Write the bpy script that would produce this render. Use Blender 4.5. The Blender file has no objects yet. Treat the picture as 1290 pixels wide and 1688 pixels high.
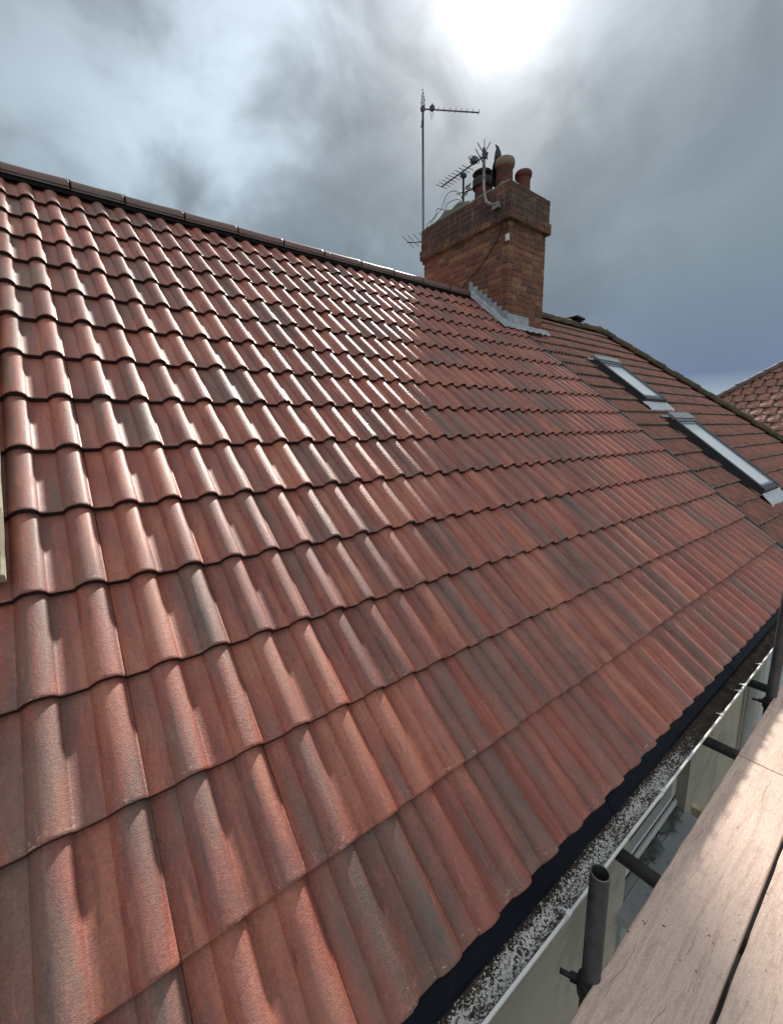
import bpy, math, random
from mathutils import Vector, Matrix, noise
random.seed(7)
PI = math.pi; rad = math.radians
S = bpy.context.scene
COL = S.collection

# ------------------------------------------------------------------ camera
cam_d = bpy.data.cameras.new("camera"); cam = bpy.data.objects.new("camera", cam_d); COL.objects.link(cam)
cam_d.sensor_fit = 'HORIZONTAL'; cam_d.sensor_width = 36.0
cam_d.lens = 690.04/1290*36.0
cam_d.clip_start = 0.02; cam_d.clip_end = 3000
RX = Vector((0.7919171, -0.6103445, -0.0186245)); RY = Vector((-0.1277022, -0.1357124, -0.9824837)); RZ = Vector((0.5971259, 0.7804241, -0.1854153))
CL = Vector((0.14206, -0.57427, 1.30857))
cam.matrix_world = Matrix(((RX.x, -RY.x, -RZ.x, CL.x), (RX.y, -RY.y, -RZ.y, CL.y), (RX.z, -RY.z, -RZ.z, CL.z), (0, 0, 0, 1)))
S.camera = cam

# ------------------------------------------------------------------ exposure
S.view_settings.view_transform = 'Standard'; S.view_settings.look = 'None'
S.view_settings.exposure = 0.43; S.view_settings.gamma = 1.0

# ------------------------------------------------------------------ node helper
class NT:
    def __init__(s, tree):
        s.t = tree; s.t.nodes.clear()
    def n(s, kind, ins=None, **attrs):
        nd = s.t.nodes.new(kind)
        for k, v in attrs.items(): setattr(nd, k, v)
        for k, v in (ins or {}).items(): s.put(nd.inputs[k], v)
        return nd
    def put(s, sock, v):
        if isinstance(v, bpy.types.NodeSocket): s.t.links.new(v, sock)
        else: sock.default_value = v
    def m(s, op, a, b=0.0, c=None, clamp=False):
        nd = s.t.nodes.new('ShaderNodeMath'); nd.operation = op; nd.use_clamp = clamp
        s.put(nd.inputs[0], a); s.put(nd.inputs[1], b)
        if c is not None: s.put(nd.inputs[2], c)
        return nd.outputs[0]
    def vm(s, op, a, b=(0, 0, 0)):
        nd = s.t.nodes.new('ShaderNodeVectorMath'); nd.operation = op
        s.put(nd.inputs[0], a)
        if len(nd.inputs) > 1: s.put(nd.inputs[1], b)
        return nd.outputs['Value'] if op in ('DOT_PRODUCT', 'LENGTH') else nd.outputs['Vector']
    def xyz(s, x, y, z):
        return s.n('ShaderNodeCombineXYZ', {0: x, 1: y, 2: z}).outputs[0]
    def noise(s, vec, scale=1, detail=3, rough=.55, dist=0, out=0):
        return s.n('ShaderNodeTexNoise', {'Vector': vec, 'Scale': scale, 'Detail': detail, 'Roughness': rough, 'Distortion': dist}).outputs[out]
    def mr(s, v, a, b, c=0, d=1):
        return s.n('ShaderNodeMapRange', {0: v, 1: a, 2: b, 3: c, 4: d}, interpolation_type='SMOOTHSTEP').outputs[0]
    def mix(s, f, a, b, mode='MIX'):
        nd = s.t.nodes.new('ShaderNodeMix'); nd.data_type = 'RGBA'; nd.blend_type = mode
        s.put(nd.inputs[0], f)
        for i, v in ((6, a), (7, b)):
            if isinstance(v, (tuple, list)) and len(v) == 3: v = (*v, 1)
            s.put(nd.inputs[i], v)
        return nd.outputs[2]

# ------------------------------------------------------------------ world: clouded sky
SUN = Vector((0.6009, 0.5150, 0.6113)).normalized()
SUN_EL = math.asin(SUN.z)
world = bpy.data.worlds.new("World"); S.world = world; world.use_nodes = True
w = NT(world.node_tree)
D = w.vm('NORMALIZE', w.n('ShaderNodeTexCoord').outputs['Generated'])
sep = w.n('ShaderNodeSeparateXYZ', {0: D}).outputs
zc = w.m('MAXIMUM', sep[2], 0.0)
den = w.m('ADD', zc, 0.22)
P2 = w.xyz(w.m('DIVIDE', sep[0], den), w.m('DIVIDE', sep[1], den), 0.0)
n1 = w.noise(w.vm('MULTIPLY', D, (1.0, 1.0, 1.25)), 2.7, 5, .52, .35)
n2 = w.noise(w.vm('ADD', D, (3.3, 1.7, .4)), 6.5, 5, .5, .7)
ramp = w.n('ShaderNodeValToRGB', {0: zc}); cr = ramp.color_ramp
cr.elements[0].position = 0.0; cr.elements[0].color = (.34, .42, .50, 1)
cr.elements[1].position = 1.0; cr.elements[1].color = (.30, .33, .37, 1)
for p, c in ((.05, (.27, .35, .42)), (.10, (.115, .155, .245)), (.16, (.125, .168, .235)), (.30, (.165, .213, .25)), (.45, (.20, .243, .28)), (.62, (.225, .262, .30))):
    e = cr.elements.new(p); e.color = (*c, 1)
def lobe(v, deg):
    v = Vector(v).normalized()
    d = w.vm('DOT_PRODUCT', D, tuple(v))
    k = 1.0/(1-math.cos(rad(deg)))
    return w.m('EXPONENT', w.m('MULTIPLY', w.m('SUBTRACT', d, 1.0), k))
cl = w.mr(w.m('ADD', w.m('MULTIPLY', n1, .65), w.m('MULTIPLY', n2, .35)), .33, .68, .76, 1.30)
light = w.m('ADD', w.m('MULTIPLY', lobe((.20, .86, .42), 17), 0.85), w.m('MULTIPLY', lobe((.33, .80, .62), 9), 0.35))
light = w.m('ADD', light, w.m('MULTIPLY', lobe((.48, .60, .70), 11), 0.8))
dark = w.m('ADD', w.m('MULTIPLY', lobe((.447, .70, .54), 6), .18), w.m('MULTIPLY', lobe((-.02, .80, .60), 12), .30))
light = w.m('MULTIPLY', light, w.mr(n1, .38, .60, .25, 1.2))
k = w.m('MULTIPLY', cl, w.m('SUBTRACT', w.m('ADD', 1.0, light), dark))
k = w.m('MULTIPLY', w.m('MAXIMUM', k, .25), w.m('ADD', .90, w.m('MULTIPLY', lobe((-.30, -.80, .60), 52), 1.6)))  # last lobe: brightness added to the unseen sky behind the camera, as fill
right_fade = w.mr(sep[0], .75, .95, 0, 1)
k2 = w.m('ADD', w.m('MULTIPLY', k, w.m('SUBTRACT', 1.0, w.m('MULTIPLY', right_fade, .8))), w.m('MULTIPLY', right_fade, .8))
cloud = w.mix(1.0, ramp.outputs[0], w.xyz(k2, k2, k2), 'MULTIPLY')
cloud = w.mix(lobe((-.30, -.80, .60), 45), cloud, w.mix(1.0, cloud, (1.22, 1.02, .84), 'MULTIPLY'))  # warm tint for the added fill lobe behind the camera
GD = Vector((.5870, .4880, .6460)).normalized()
g1 = lobe(GD, 12); g2 = lobe(GD, 4.0)
ragged = w.mr(n2, .35, .62, .75, 1.2)
gl = w.m('ADD', w.m('MULTIPLY', w.m('MULTIPLY', g1, .34), ragged), w.m('MULTIPLY', w.m('MULTIPLY', g2, 1.0), w.mr(n2, .30, .66, .55, 1.35)))
glow = w.mix(1.0, (.97, .985, 1.0), w.xyz(gl, gl, gl), 'MULTIPLY')
cloud = w.mix(1.0, cloud, glow, 'ADD')
sky = w.n('ShaderNodeTexSky', sky_type='NISHITA', sun_disc=False, sun_elevation=SUN_EL, sun_rotation=PI/2-math.atan2(SUN.y, SUN.x))
bgc = w.n('ShaderNodeBackground', {'Color': cloud, 'Strength': 1.0})
bgs = w.n('ShaderNodeBackground', {'Color': sky.outputs[0], 'Strength': 0.08})
mx = w.n('ShaderNodeMixShader', {0: 0.97, 1: bgs.outputs[0], 2: bgc.outputs[0]})
w.n('ShaderNodeOutputWorld', {'Surface': mx.outputs[0]})

# ------------------------------------------------------------------ sun
sd = bpy.data.lights.new("sun", 'SUN'); sd.energy = 4.4; sd.angle = rad(4.0); sd.color = (1.0, .93, .84)
so = bpy.data.objects.new("sun", sd); COL.objects.link(so)
so.rotation_mode = 'QUATERNION'; so.rotation_quaternion = SUN.to_track_quat('Z', 'Y')

# ------------------------------------------------------------------ materials
def mat(name, build):
    m = bpy.data.materials.new(name); m.use_nodes = True
    nt = NT(m.node_tree)
    b = nt.n('ShaderNodeBsdfPrincipled')
    nt.n('ShaderNodeOutputMaterial', {'Surface': b.outputs[0]})
    build(nt, b)
    return m
def bump(nt, b, h, strength=.4, dist=.002, prev=None):
    nd = nt.n('ShaderNodeBump', {'Height': h, 'Strength': strength, 'Distance': dist})
    if prev is not None: nt.put(nd.inputs['Normal'], prev)
    nt.put(b.inputs['Normal'], nd.outputs[0])
    return nd.outputs[0]
def obj_co(nt): return nt.n('ShaderNodeTexCoord').outputs['Object']

def m_tile(nt, b):
    t = nt.n('ShaderNodeAttribute', attribute_name='tco').outputs['Vector']
    r = nt.n('ShaderNodeAttribute', attribute_name='rnd').outputs['Color']
    ts = nt.n('ShaderNodeSeparateXYZ', {0: t}).outputs; rs = nt.n('ShaderNodeSeparateColor', {0: r}).outputs
    u, v = ts[0], ts[1]
    off = nt.vm('MULTIPLY', r, (37, 53, 71))
    st1 = nt.noise(nt.vm('ADD', nt.xyz(nt.m('MULTIPLY', u, 11), nt.m('MULTIPLY', v, 1.6), 0), off), 1, 2, .5, .25)
    st2 = nt.noise(nt.vm('ADD', nt.xyz(nt.m('MULTIPLY', u, 26), nt.m('MULTIPLY', v, 4.5), 5), off), 1, 4, .6, .6)
    fine = nt.noise(obj_co(nt), 260, 3, .7)
    grit = nt.noise(obj_co(nt), 900, 2, .7)
    k = nt.m('ADD', nt.m('ADD', nt.m('MULTIPLY', st1, .75), nt.m('MULTIPLY', st2, .35)), nt.m('MULTIPLY', nt.m('SUBTRACT', rs[0], .5), .15))
    grey = nt.mr(k, .51, .71)
    org = nt.mr(nt.m('SUBTRACT', 1.05, k), .50, .66)
    base = nt.mix(rs[1], (.350, .088, .054), (.250, .066, .046))
    base = nt.mix(nt.m('MULTIPLY', org, .8), base, (.46, .150, .082))
    greyc = nt.mix(rs[2], (.120, .074, .055), (.175, .106, .080))
    base = nt.mix(nt.m('MULTIPLY', grey, .74), base, greyc)
    st3 = nt.noise(nt.vm('ADD', nt.xyz(nt.m('MULTIPLY', u, 75), nt.m('MULTIPLY', v, 9), 9), off), 1, 4, .65, .5)
    base = nt.mix(nt.mr(st3, .54, .72, 0, .55), base, (.085, .048, .036))
    base = nt.mix(nt.mr(st3, .46, .30, 0, .30), base, (.52, .20, .12))
    dk = nt.mr(k, .71, .83)
    base = nt.mix(nt.m('MULTIPLY', dk, .75), base, (.075, .062, .056))
    coarse = nt.noise(obj_co(nt), 95, 4, .7)
    base = nt.mix(1.0, base, nt.n('ShaderNodeMapRange', {0: nt.m('ADD', nt.m('MULTIPLY', fine, .55), nt.m('MULTIPLY', coarse, .45)), 1: .30, 2: .70, 3: .55, 4: 1.50}).outputs[0], 'MULTIPLY')
    base = nt.mix(nt.mr(grit, .62, .72, 0, .7), base, (.05, .035, .03))
    base = nt.mix(nt.mr(nt.noise(obj_co(nt), 620, 2, .6), .63, .72, 0, .5), base, (.62, .40, .32))
    # lime scuffs near the butt
    sc = nt.noise(nt.vm('ADD', nt.xyz(nt.m('MULTIPLY', u, 60), nt.m('MULTIPLY', v, 110), 0), off), 1, 4, .7, .8)
    near = nt.mr(v, .0, .06, 1, 0)
    scm = nt.m('MULTIPLY', nt.mr(sc, .58, .68), nt.m('MULTIPLY', near, nt.mr(st1, .45, .55)))
    base = nt.mix(nt.m('MULTIPLY', scm, .8), base, (.62, .50, .44))
    nt.put(b.inputs['Base Color'], base)
    stroke = nt.noise(nt.vm('ADD', nt.xyz(nt.m('MULTIPLY', u, 70), nt.m('MULTIPLY', v, 520), 0), off), 1, 3, .6, .4)
    film = nt.noise(nt.vm('ADD', nt.vm('MULTIPLY', obj_co(nt), (5, 3, 3)), nt.vm('MULTIPLY', off, (.02, .02, .02))), 1, 5, .7, .5)
    film = nt.mr(film, .46, .66)
    base = nt.mix(nt.m('MULTIPLY', film, .20), base, (.38, .25, .19))
    nt.put(b.inputs['Base Color'], base)
    nt.put(b.inputs['Coat Roughness'], nt.m('ADD', nt.m('ADD', .28, nt.m('MULTIPLY', rs[2], .16)), nt.m('MULTIPLY', film, .14)))
    nt.put(b.inputs['Roughness'], nt.m('ADD', nt.m('ADD', nt.m('MULTIPLY', rs[1], .10), nt.m('MULTIPLY', film, .10)), nt.n('ShaderNodeMapRange', {0: fine, 1: .3, 2: .7, 3: .33, 4: .55}).outputs[0]))
    b.inputs['Specular IOR Level'].default_value = .8
    b.inputs['Coat Weight'].default_value = .22; b.inputs['Coat IOR'].default_value = 1.45
    h = nt.m('ADD', nt.m('MULTIPLY', stroke, .7), nt.m('ADD', nt.m('MULTIPLY', fine, .6), nt.m('MULTIPLY', grit, .45)))
    bump(nt, b, nt.m('ADD', h, nt.m('MULTIPLY', coarse, .8)), .85, .0022)
M_TILE = mat("concrete roof tile, red and grey", m_tile)

def m_oldtile(nt, b):
    t = nt.n('ShaderNodeAttribute', attribute_name='tco').outputs['Vector']
    r = nt.n('ShaderNodeAttribute', attribute_name='rnd').outputs['Color']
    ts = nt.n('ShaderNodeSeparateXYZ', {0: t}).outputs; rs = nt.n('ShaderNodeSeparateColor', {0: r}).outputs
    off = nt.vm('MULTIPLY', r, (37, 53, 71))
    st = nt.noise(nt.vm('ADD', nt.xyz(nt.m('MULTIPLY', ts[0], 30), nt.m('MULTIPLY', ts[1], 7), 0), off), 1, 4, .65, .5)
    o = obj_co(nt)
    big = nt.noise(o, 1.3, 3, .6); fine = nt.noise(o, 120, 4, .7); mo = nt.noise(o, 26, 4, .7)
    base = nt.mix(rs[1], (.150, .042, .028), (.205, .062, .040))
    base = nt.mix(nt.mr(nt.m('ADD', st, nt.m('MULTIPLY', nt.m('SUBTRACT', rs[0], .5), .2)), .46, .66, 0, .85), base, (.105, .058, .04))
    base = nt.mix(nt.mr(fine, .52, .72, 0, .5), base, (.42, .25, .17))
    # lichen and moss at the butts; channels mix moss with painted-in rib shade
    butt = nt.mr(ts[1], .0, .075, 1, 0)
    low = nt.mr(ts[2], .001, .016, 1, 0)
    base = nt.mix(nt.m('MULTIPLY', nt.mr(ts[2], .008, .018), nt.mr(st, .38, .62, 1.0, .25)), base, (.36, .145, .095))  # lighter crests paint the highlight along the ribs into the colour
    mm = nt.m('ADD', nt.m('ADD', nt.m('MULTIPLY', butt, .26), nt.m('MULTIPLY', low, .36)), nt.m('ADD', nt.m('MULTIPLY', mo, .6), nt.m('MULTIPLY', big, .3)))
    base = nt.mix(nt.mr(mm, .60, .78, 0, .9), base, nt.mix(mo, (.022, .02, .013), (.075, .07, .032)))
    glint_dots = nt.m('MULTIPLY', nt.mr(ts[2], .012, .021), nt.m('MULTIPLY', nt.mr(ts[1], .004, .05, 1, 0), nt.mr(nt.noise(o, 30, 2, .6), .42, .56)))  # painted glints where the rib crests end at the butt
    base = nt.mix(nt.m('MULTIPLY', glint_dots, .75), base, (.55, .38, .31))
    nt.put(b.inputs['Base Color'], base)
    nt.put(b.inputs['Roughness'], nt.n('ShaderNodeMapRange', {0: fine, 1: .3, 2: .7, 3: .30, 4: .55}).outputs[0])
    bump(nt, b, nt.m('ADD', fine, nt.m('MULTIPLY', mo, 1.2)), .5, .003)
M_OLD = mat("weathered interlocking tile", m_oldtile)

def simple(name, c, rough=.6, metal=0, var=.15, scale=20, bs=.3, bd=.002, dirt=None, spec=None, dust=0):
    def f(nt, b):
        o = obj_co(nt); n = nt.noise(o, scale, 5, .65); n3 = nt.noise(o, scale*7, 3, .6)
        q = nt.m('ADD', nt.m('MULTIPLY', n, .7), nt.m('MULTIPLY', n3, .3))
        base = nt.mix(1.0, (*c, 1), nt.n('ShaderNodeMapRange', {0: q, 1: .3, 2: .7, 3: 1-var, 4: 1+var}).outputs[0], 'MULTIPLY')
        if dirt: base = nt.mix(nt.mr(nt.noise(o, dirt[1], 5, .7, .4), dirt[2], dirt[2]+.12, 0, dirt[3]), base, dirt[0])
        nt.put(b.inputs['Base Color'], base); b.inputs['Metallic'].default_value = metal
        nt.put(b.inputs['Roughness'], nt.n('ShaderNodeMapRange', {0: q, 1: .3, 2: .7, 3: max(.05, rough-.1), 4: min(1, rough+.1)}).outputs[0])
        if spec is not None: b.inputs['Specular IOR Level'].default_value = spec
        bump(nt, b, q, bs, bd)
    return mat(name, f)

def m_brick(nt, b):
    r = nt.n('ShaderNodeAttribute', attribute_name='rnd').outputs['Color']
    rs = nt.n('ShaderNodeSeparateColor', {0: r}).outputs
    o = obj_co(nt); os_ = nt.n('ShaderNodeSeparateXYZ', {0: o}).outputs
    big = nt.noise(o, 2.2, 4, .6, .3); mid = nt.noise(o, 18, 5, .7, .3); fine = nt.noise(o, 150, 3, .7)
    base = nt.mix(rs[0], (.275, .105, .055), (.175, .064, .045))
    base = nt.mix(nt.mr(rs[1], .62, .80, 0, .85), base, (.33, .165, .085))
    base = nt.mix(nt.mr(rs[2], .74, .9, 0, .8), base, (.135, .066, .05))
    base = nt.mix(nt.mr(mid, .5, .72, 0, .55), base, (.13, .07, .045))
    soot = nt.m('ADD', nt.mr(os_[2], 3.7, 4.4, 0, .30), big)
    soot = nt.mr(nt.m('ADD', soot, nt.m('MULTIPLY', mid, .60)), .84, 1.16, 0, .85)
    base = nt.mix(soot, base, (.055, .04, .036))
    base = nt.mix(nt.mr(nt.noise(nt.vm('MULTIPLY', o, (14, 14, 2)), 1, 4, .6), .64, .72, 0, .35), base, (.5, .46, .42))
    nt.put(b.inputs['Base Color'], base); b.inputs['Roughness'].default_value = .85
    bump(nt, b, nt.m('ADD', fine, mid), .7, .005)
M_BRICK = mat("weathered red brick", m_brick)
M_MORTAR = simple("lime mortar", (.27, .205, .145), .95, var=.35, scale=30, bs=.8, bd=.004, dirt=((.06, .045, .035), 4, .46, .8))
M_FLAUNCH = simple("mossy mortar bed", (.15, .14, .105), .95, var=.35, scale=12, bs=1, bd=.01, dirt=((.10, .13, .05), 9, .5, .7))
M_POT = simple("terracotta", (.150, .036, .027), .7, var=.3, scale=14, bs=.5, bd=.004, dirt=((.035, .022, .02), 6, .5, .8))
M_POTLIP = simple("weathered pot rim", (.27, .20, .15), .85, var=.4, scale=30, dirt=((.05, .05, .035), 14, .5, .7))
M_LEAD = simple("grey lead sheet", (.38, .41, .43), .50, metal=.25, var=.35, scale=9, bs=.5, bd=.006, dirt=((.62, .64, .66), 7, .54, .6))
M_DLEAD = simple("dark lead strip", (.06, .065, .072), .6, var=.4, scale=12, bs=.5, bd=.005, dirt=((.16, .15, .13), 14, .52, .6))
M_DARKM = simple("dark weathered metal", (.035, .037, .034), .6, metal=.3, var=.4, scale=20)
M_ALU = simple("dull aluminium rod", (.14, .14, .145), .45, metal=.7, var=.3, scale=30)
M_GALV = simple("galvanised pipe", (.33, .32, .29), .55, metal=.4, var=.3, scale=15, dirt=((.15, .10, .07), 12, .5, .7))
M_BLACKPL = simple("black plastic", (.02, .02, .022), .5, var=.3, scale=30)
M_WIRE = simple("black cable", (.018, .018, .018), .6)
M_RIDGE = simple("ridge tile concrete", (.175, .10, .083), .50, var=.25, scale=11, bs=.45, bd=.003, dirt=((.13, .11, .10), 5, .5, .6), spec=.6)
M_HIP = simple("mossy hip tile", (.125, .088, .058), .9, var=.4, scale=22, bs=1, bd=.012, dirt=((.05, .055, .026), 8, .46, .9))
M_TRAY = simple("navy black eaves tray", (.0045, .006, .012), .45, var=.35, scale=14, bs=.25, bd=.002, dirt=((.03, .032, .038), 16, .60, .4), spec=.12)
M_UPVC = simple("white plastic", (.74, .74, .72), .35, var=.06, scale=9, bs=.08, bd=.001, dirt=((.42, .40, .36), 11, .58, .5))
M_RENDER = simple("grey cream render", (.52, .455, .365), .9, var=.07, scale=2.5, bs=.25, bd=.002, dirt=((.30, .285, .25), 1.7, .5, .6))
M_RENDER2 = simple("pale blue white render", (.56, .60, .64), .9, var=.06, scale=3, bs=.25, bd=.002, dirt=((.42, .44, .46), 2, .55, .5))
M_SILL = simple("blue grey painted sill", (.42, .45, .46), .7, var=.12, scale=6, bs=.3, bd=.002, dirt=((.16, .17, .16), 13, .56, .7))
M_FLAP = simple("torn green grey felt", (.135, .165, .15), .8, var=.35, scale=25, bs=.6, bd=.004, dirt=((.02, .02, .018), 30, .55, .8))
M_SEAL = simple("black rubber", (.010, .009, .009), .9, spec=.08)
M_REVEAL = simple("beige reveal plaster", (.335, .30, .235), .9, var=.08, scale=4, bs=.2)
M_TIMBER = simple("old timber plank", (.42, .40, .27), .85, var=.35, scale=20, bs=.6, bd=.004, dirt=((.12, .11, .08), 4, .5, .6))
M_STEEL = simple("scaffold tube steel", (.065, .068, .070), .50, metal=.5, var=.4, scale=22, bs=.3, bd=.002, dirt=((.13, .13, .13), 26, .60, .6))
M_STEELIN = simple("tube rim steel", (.17, .17, .165), .55, metal=.5, var=.3, scale=40)
M_GRASS = simple("grass", (.03, .045, .018), .95, var=.5, scale=3, bs=.8, bd=.03)
M_PAVE = simple("dark tarmac path", (.05, .048, .046), .9, var=.15, scale=4, bs=.4, bd=.004)
M_FRAME = simple("dark grey window cladding", (.042, .045, .05), .42, metal=.2, var=.2, scale=12, bs=.1)
M_CAP = simple("silver grey window hood", (.30, .32, .34), .40, metal=.5, var=.15, scale=9, bs=.1)
M_APRON = simple("crinkled lead apron", (.60, .63, .66), .45, metal=.2, var=.2, scale=30, bs=.9, bd=.01, dirt=((.25, .27, .29), 20, .55, .5))
M_BLIND = simple("white blind", (.72, .74, .75), .8, var=.04, scale=3, bs=0.05)

def m_glass(nt, b):
    o = obj_co(nt); n = nt.noise(o, 5, 3, .6)
    nt.put(b.inputs['Base Color'], nt.mix(n, (.74, .80, .82), (.84, .88, .89)))  # pale base colour paints in the sky reflected by the glass
    b.inputs['Roughness'].default_value = .07; b.inputs['IOR'].default_value = 1.5
    b.inputs['Specular IOR Level'].default_value = .9
    b.inputs['Coat Weight'].default_value = .6; b.inputs['Coat Roughness'].default_value = .03
M_GLASS = mat("skylight glass over a pale blind", m_glass)
def m_pane(nt, b):
    b.inputs['Base Color'].default_value = (.03, .04, .045, 1); b.inputs['Roughness'].default_value = .04
M_PANE = mat("window pane", m_pane)

def m_gutdirt(nt, b):
    o = obj_co(nt); s = nt.n('ShaderNodeSeparateXYZ', {0: o}).outputs
    a = nt.noise(nt.vm('MULTIPLY', o, (1, 1.3, 1)), 105, 3, .6, .9); bb = nt.noise(o, 11, 4, .6, .4); c = nt.noise(o, 45, 3, .6)
    far = nt.m('ADD', nt.mr(s[0], 1.95, 2.6, 0, .17), nt.mr(s[1], -.03, .01, 0, .12))
    thr = nt.m('ADD', nt.m('ADD', nt.m('MULTIPLY', a, .74), nt.m('MULTIPLY', bb, .30)), far)
    wh = nt.mr(thr, .505, .55, 1, 0)
    dirt = nt.mix(c, (.018, .015, .012), (.075, .055, .04))
    dirt = nt.mix(nt.mr(bb, .5, .6, 0, .6), dirt, (.10, .075, .045))
    lich = nt.mix(c, (.60, .60, .56), (.84, .84, .80))
    nt.put(b.inputs['Base Color'], nt.mix(wh, dirt, lich))
    b.inputs['Roughness'].default_value = .9
    bump(nt, b, nt.m('ADD', a, nt.m('MULTIPLY', c, .6)), .8, .006)
M_GDIRT = mat("lichen and black dirt", m_gutdirt)

def m_board(nt, b):
    o = obj_co(nt)
    r = nt.n('ShaderNodeObjectInfo').outputs['Random']
    q = nt.vm('ADD', o, nt.xyz(nt.m('MULTIPLY', r, 30), nt.m('MULTIPLY', r, 17), 0))
    grain = nt.noise(nt.vm('MULTIPLY', q, (2.2, 34, 10)), 1, 5, .65, 1.6)
    fib = nt.noise(nt.vm('MULTIPLY', q, (26, 230, 60)), 1, 4, .7, .6)
    chips = nt.noise(nt.vm('MULTIPLY', q, (55, 75, 10)), 1, 3, .6, 1.5)
    big = nt.noise(q, 3.2, 4, .6, .3); mid = nt.noise(q, 14, 4, .6, .6)
    base = nt.mix(big, (.70, .515, .43), (.80, .625, .525))
    base = nt.mix(nt.mr(grain, .46, .66, 0, .5), base, (.44, .285, .22))
    base = nt.mix(nt.mr(fib, .50, .68, 0, .45), base, (.42, .29, .235))
    base = nt.mix(nt.mr(chips, .50, .66, 0, .5), base, (.74, .58, .46))
    base = nt.mix(nt.mr(mid, .56, .70, 0, .45), base, (.46, .345, .29))
    sp = nt.noise(q, 60, 2, .5); sp2 = nt.noise(q, 5, 2, .5)
    base = nt.mix(nt.m('MULTIPLY', nt.mr(sp, .70, .74), nt.mr(sp2, .5, .6)), base, (.06, .04, .03))
    # long drying cracks that follow the grain
    cs = nt.n('ShaderNodeSeparateXYZ', {0: q}).outputs
    wob = nt.noise(nt.xyz(nt.m('MULTIPLY', cs[0], 2.6), 0, 0), 1, 3, .6)
    ln = nt.m('ABSOLUTE', nt.m('SUBTRACT', nt.m('FRACT', nt.m('ADD', nt.m('MULTIPLY', cs[1], 9), nt.m('MULTIPLY', wob, 1.3))), .5))
    crk = nt.m('MULTIPLY', nt.mr(ln, .0, .016, 1, 0), nt.mr(nt.noise(nt.vm('MULTIPLY', q, (5, 3, 1)), 1, 2), .50, .60))
    base = nt.mix(nt.m('MULTIPLY', crk, .4), base, (.16, .10, .075))
    nt.put(b.inputs['Base Color'], base); b.inputs['Roughness'].default_value = .82
    speck = nt.noise(q, 330, 3, .7)
    base = nt.mix(1.0, base, nt.n('ShaderNodeMapRange', {0: speck, 1: .3, 2: .7, 3: .78, 4: 1.2}).outputs[0], 'MULTIPLY')
    nt.put(b.inputs['Base Color'], base)
    hh = nt.m('SUBTRACT', nt.m('ADD', nt.m('ADD', fib, nt.m('MULTIPLY', grain, 1.0)), nt.m('MULTIPLY', chips, .5)), nt.m('MULTIPLY', crk, .9))
    bump(nt, b, nt.m('ADD', hh, speck), .7, .003)
M_BOARD = mat("raw scaffold board", m_board)

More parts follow.
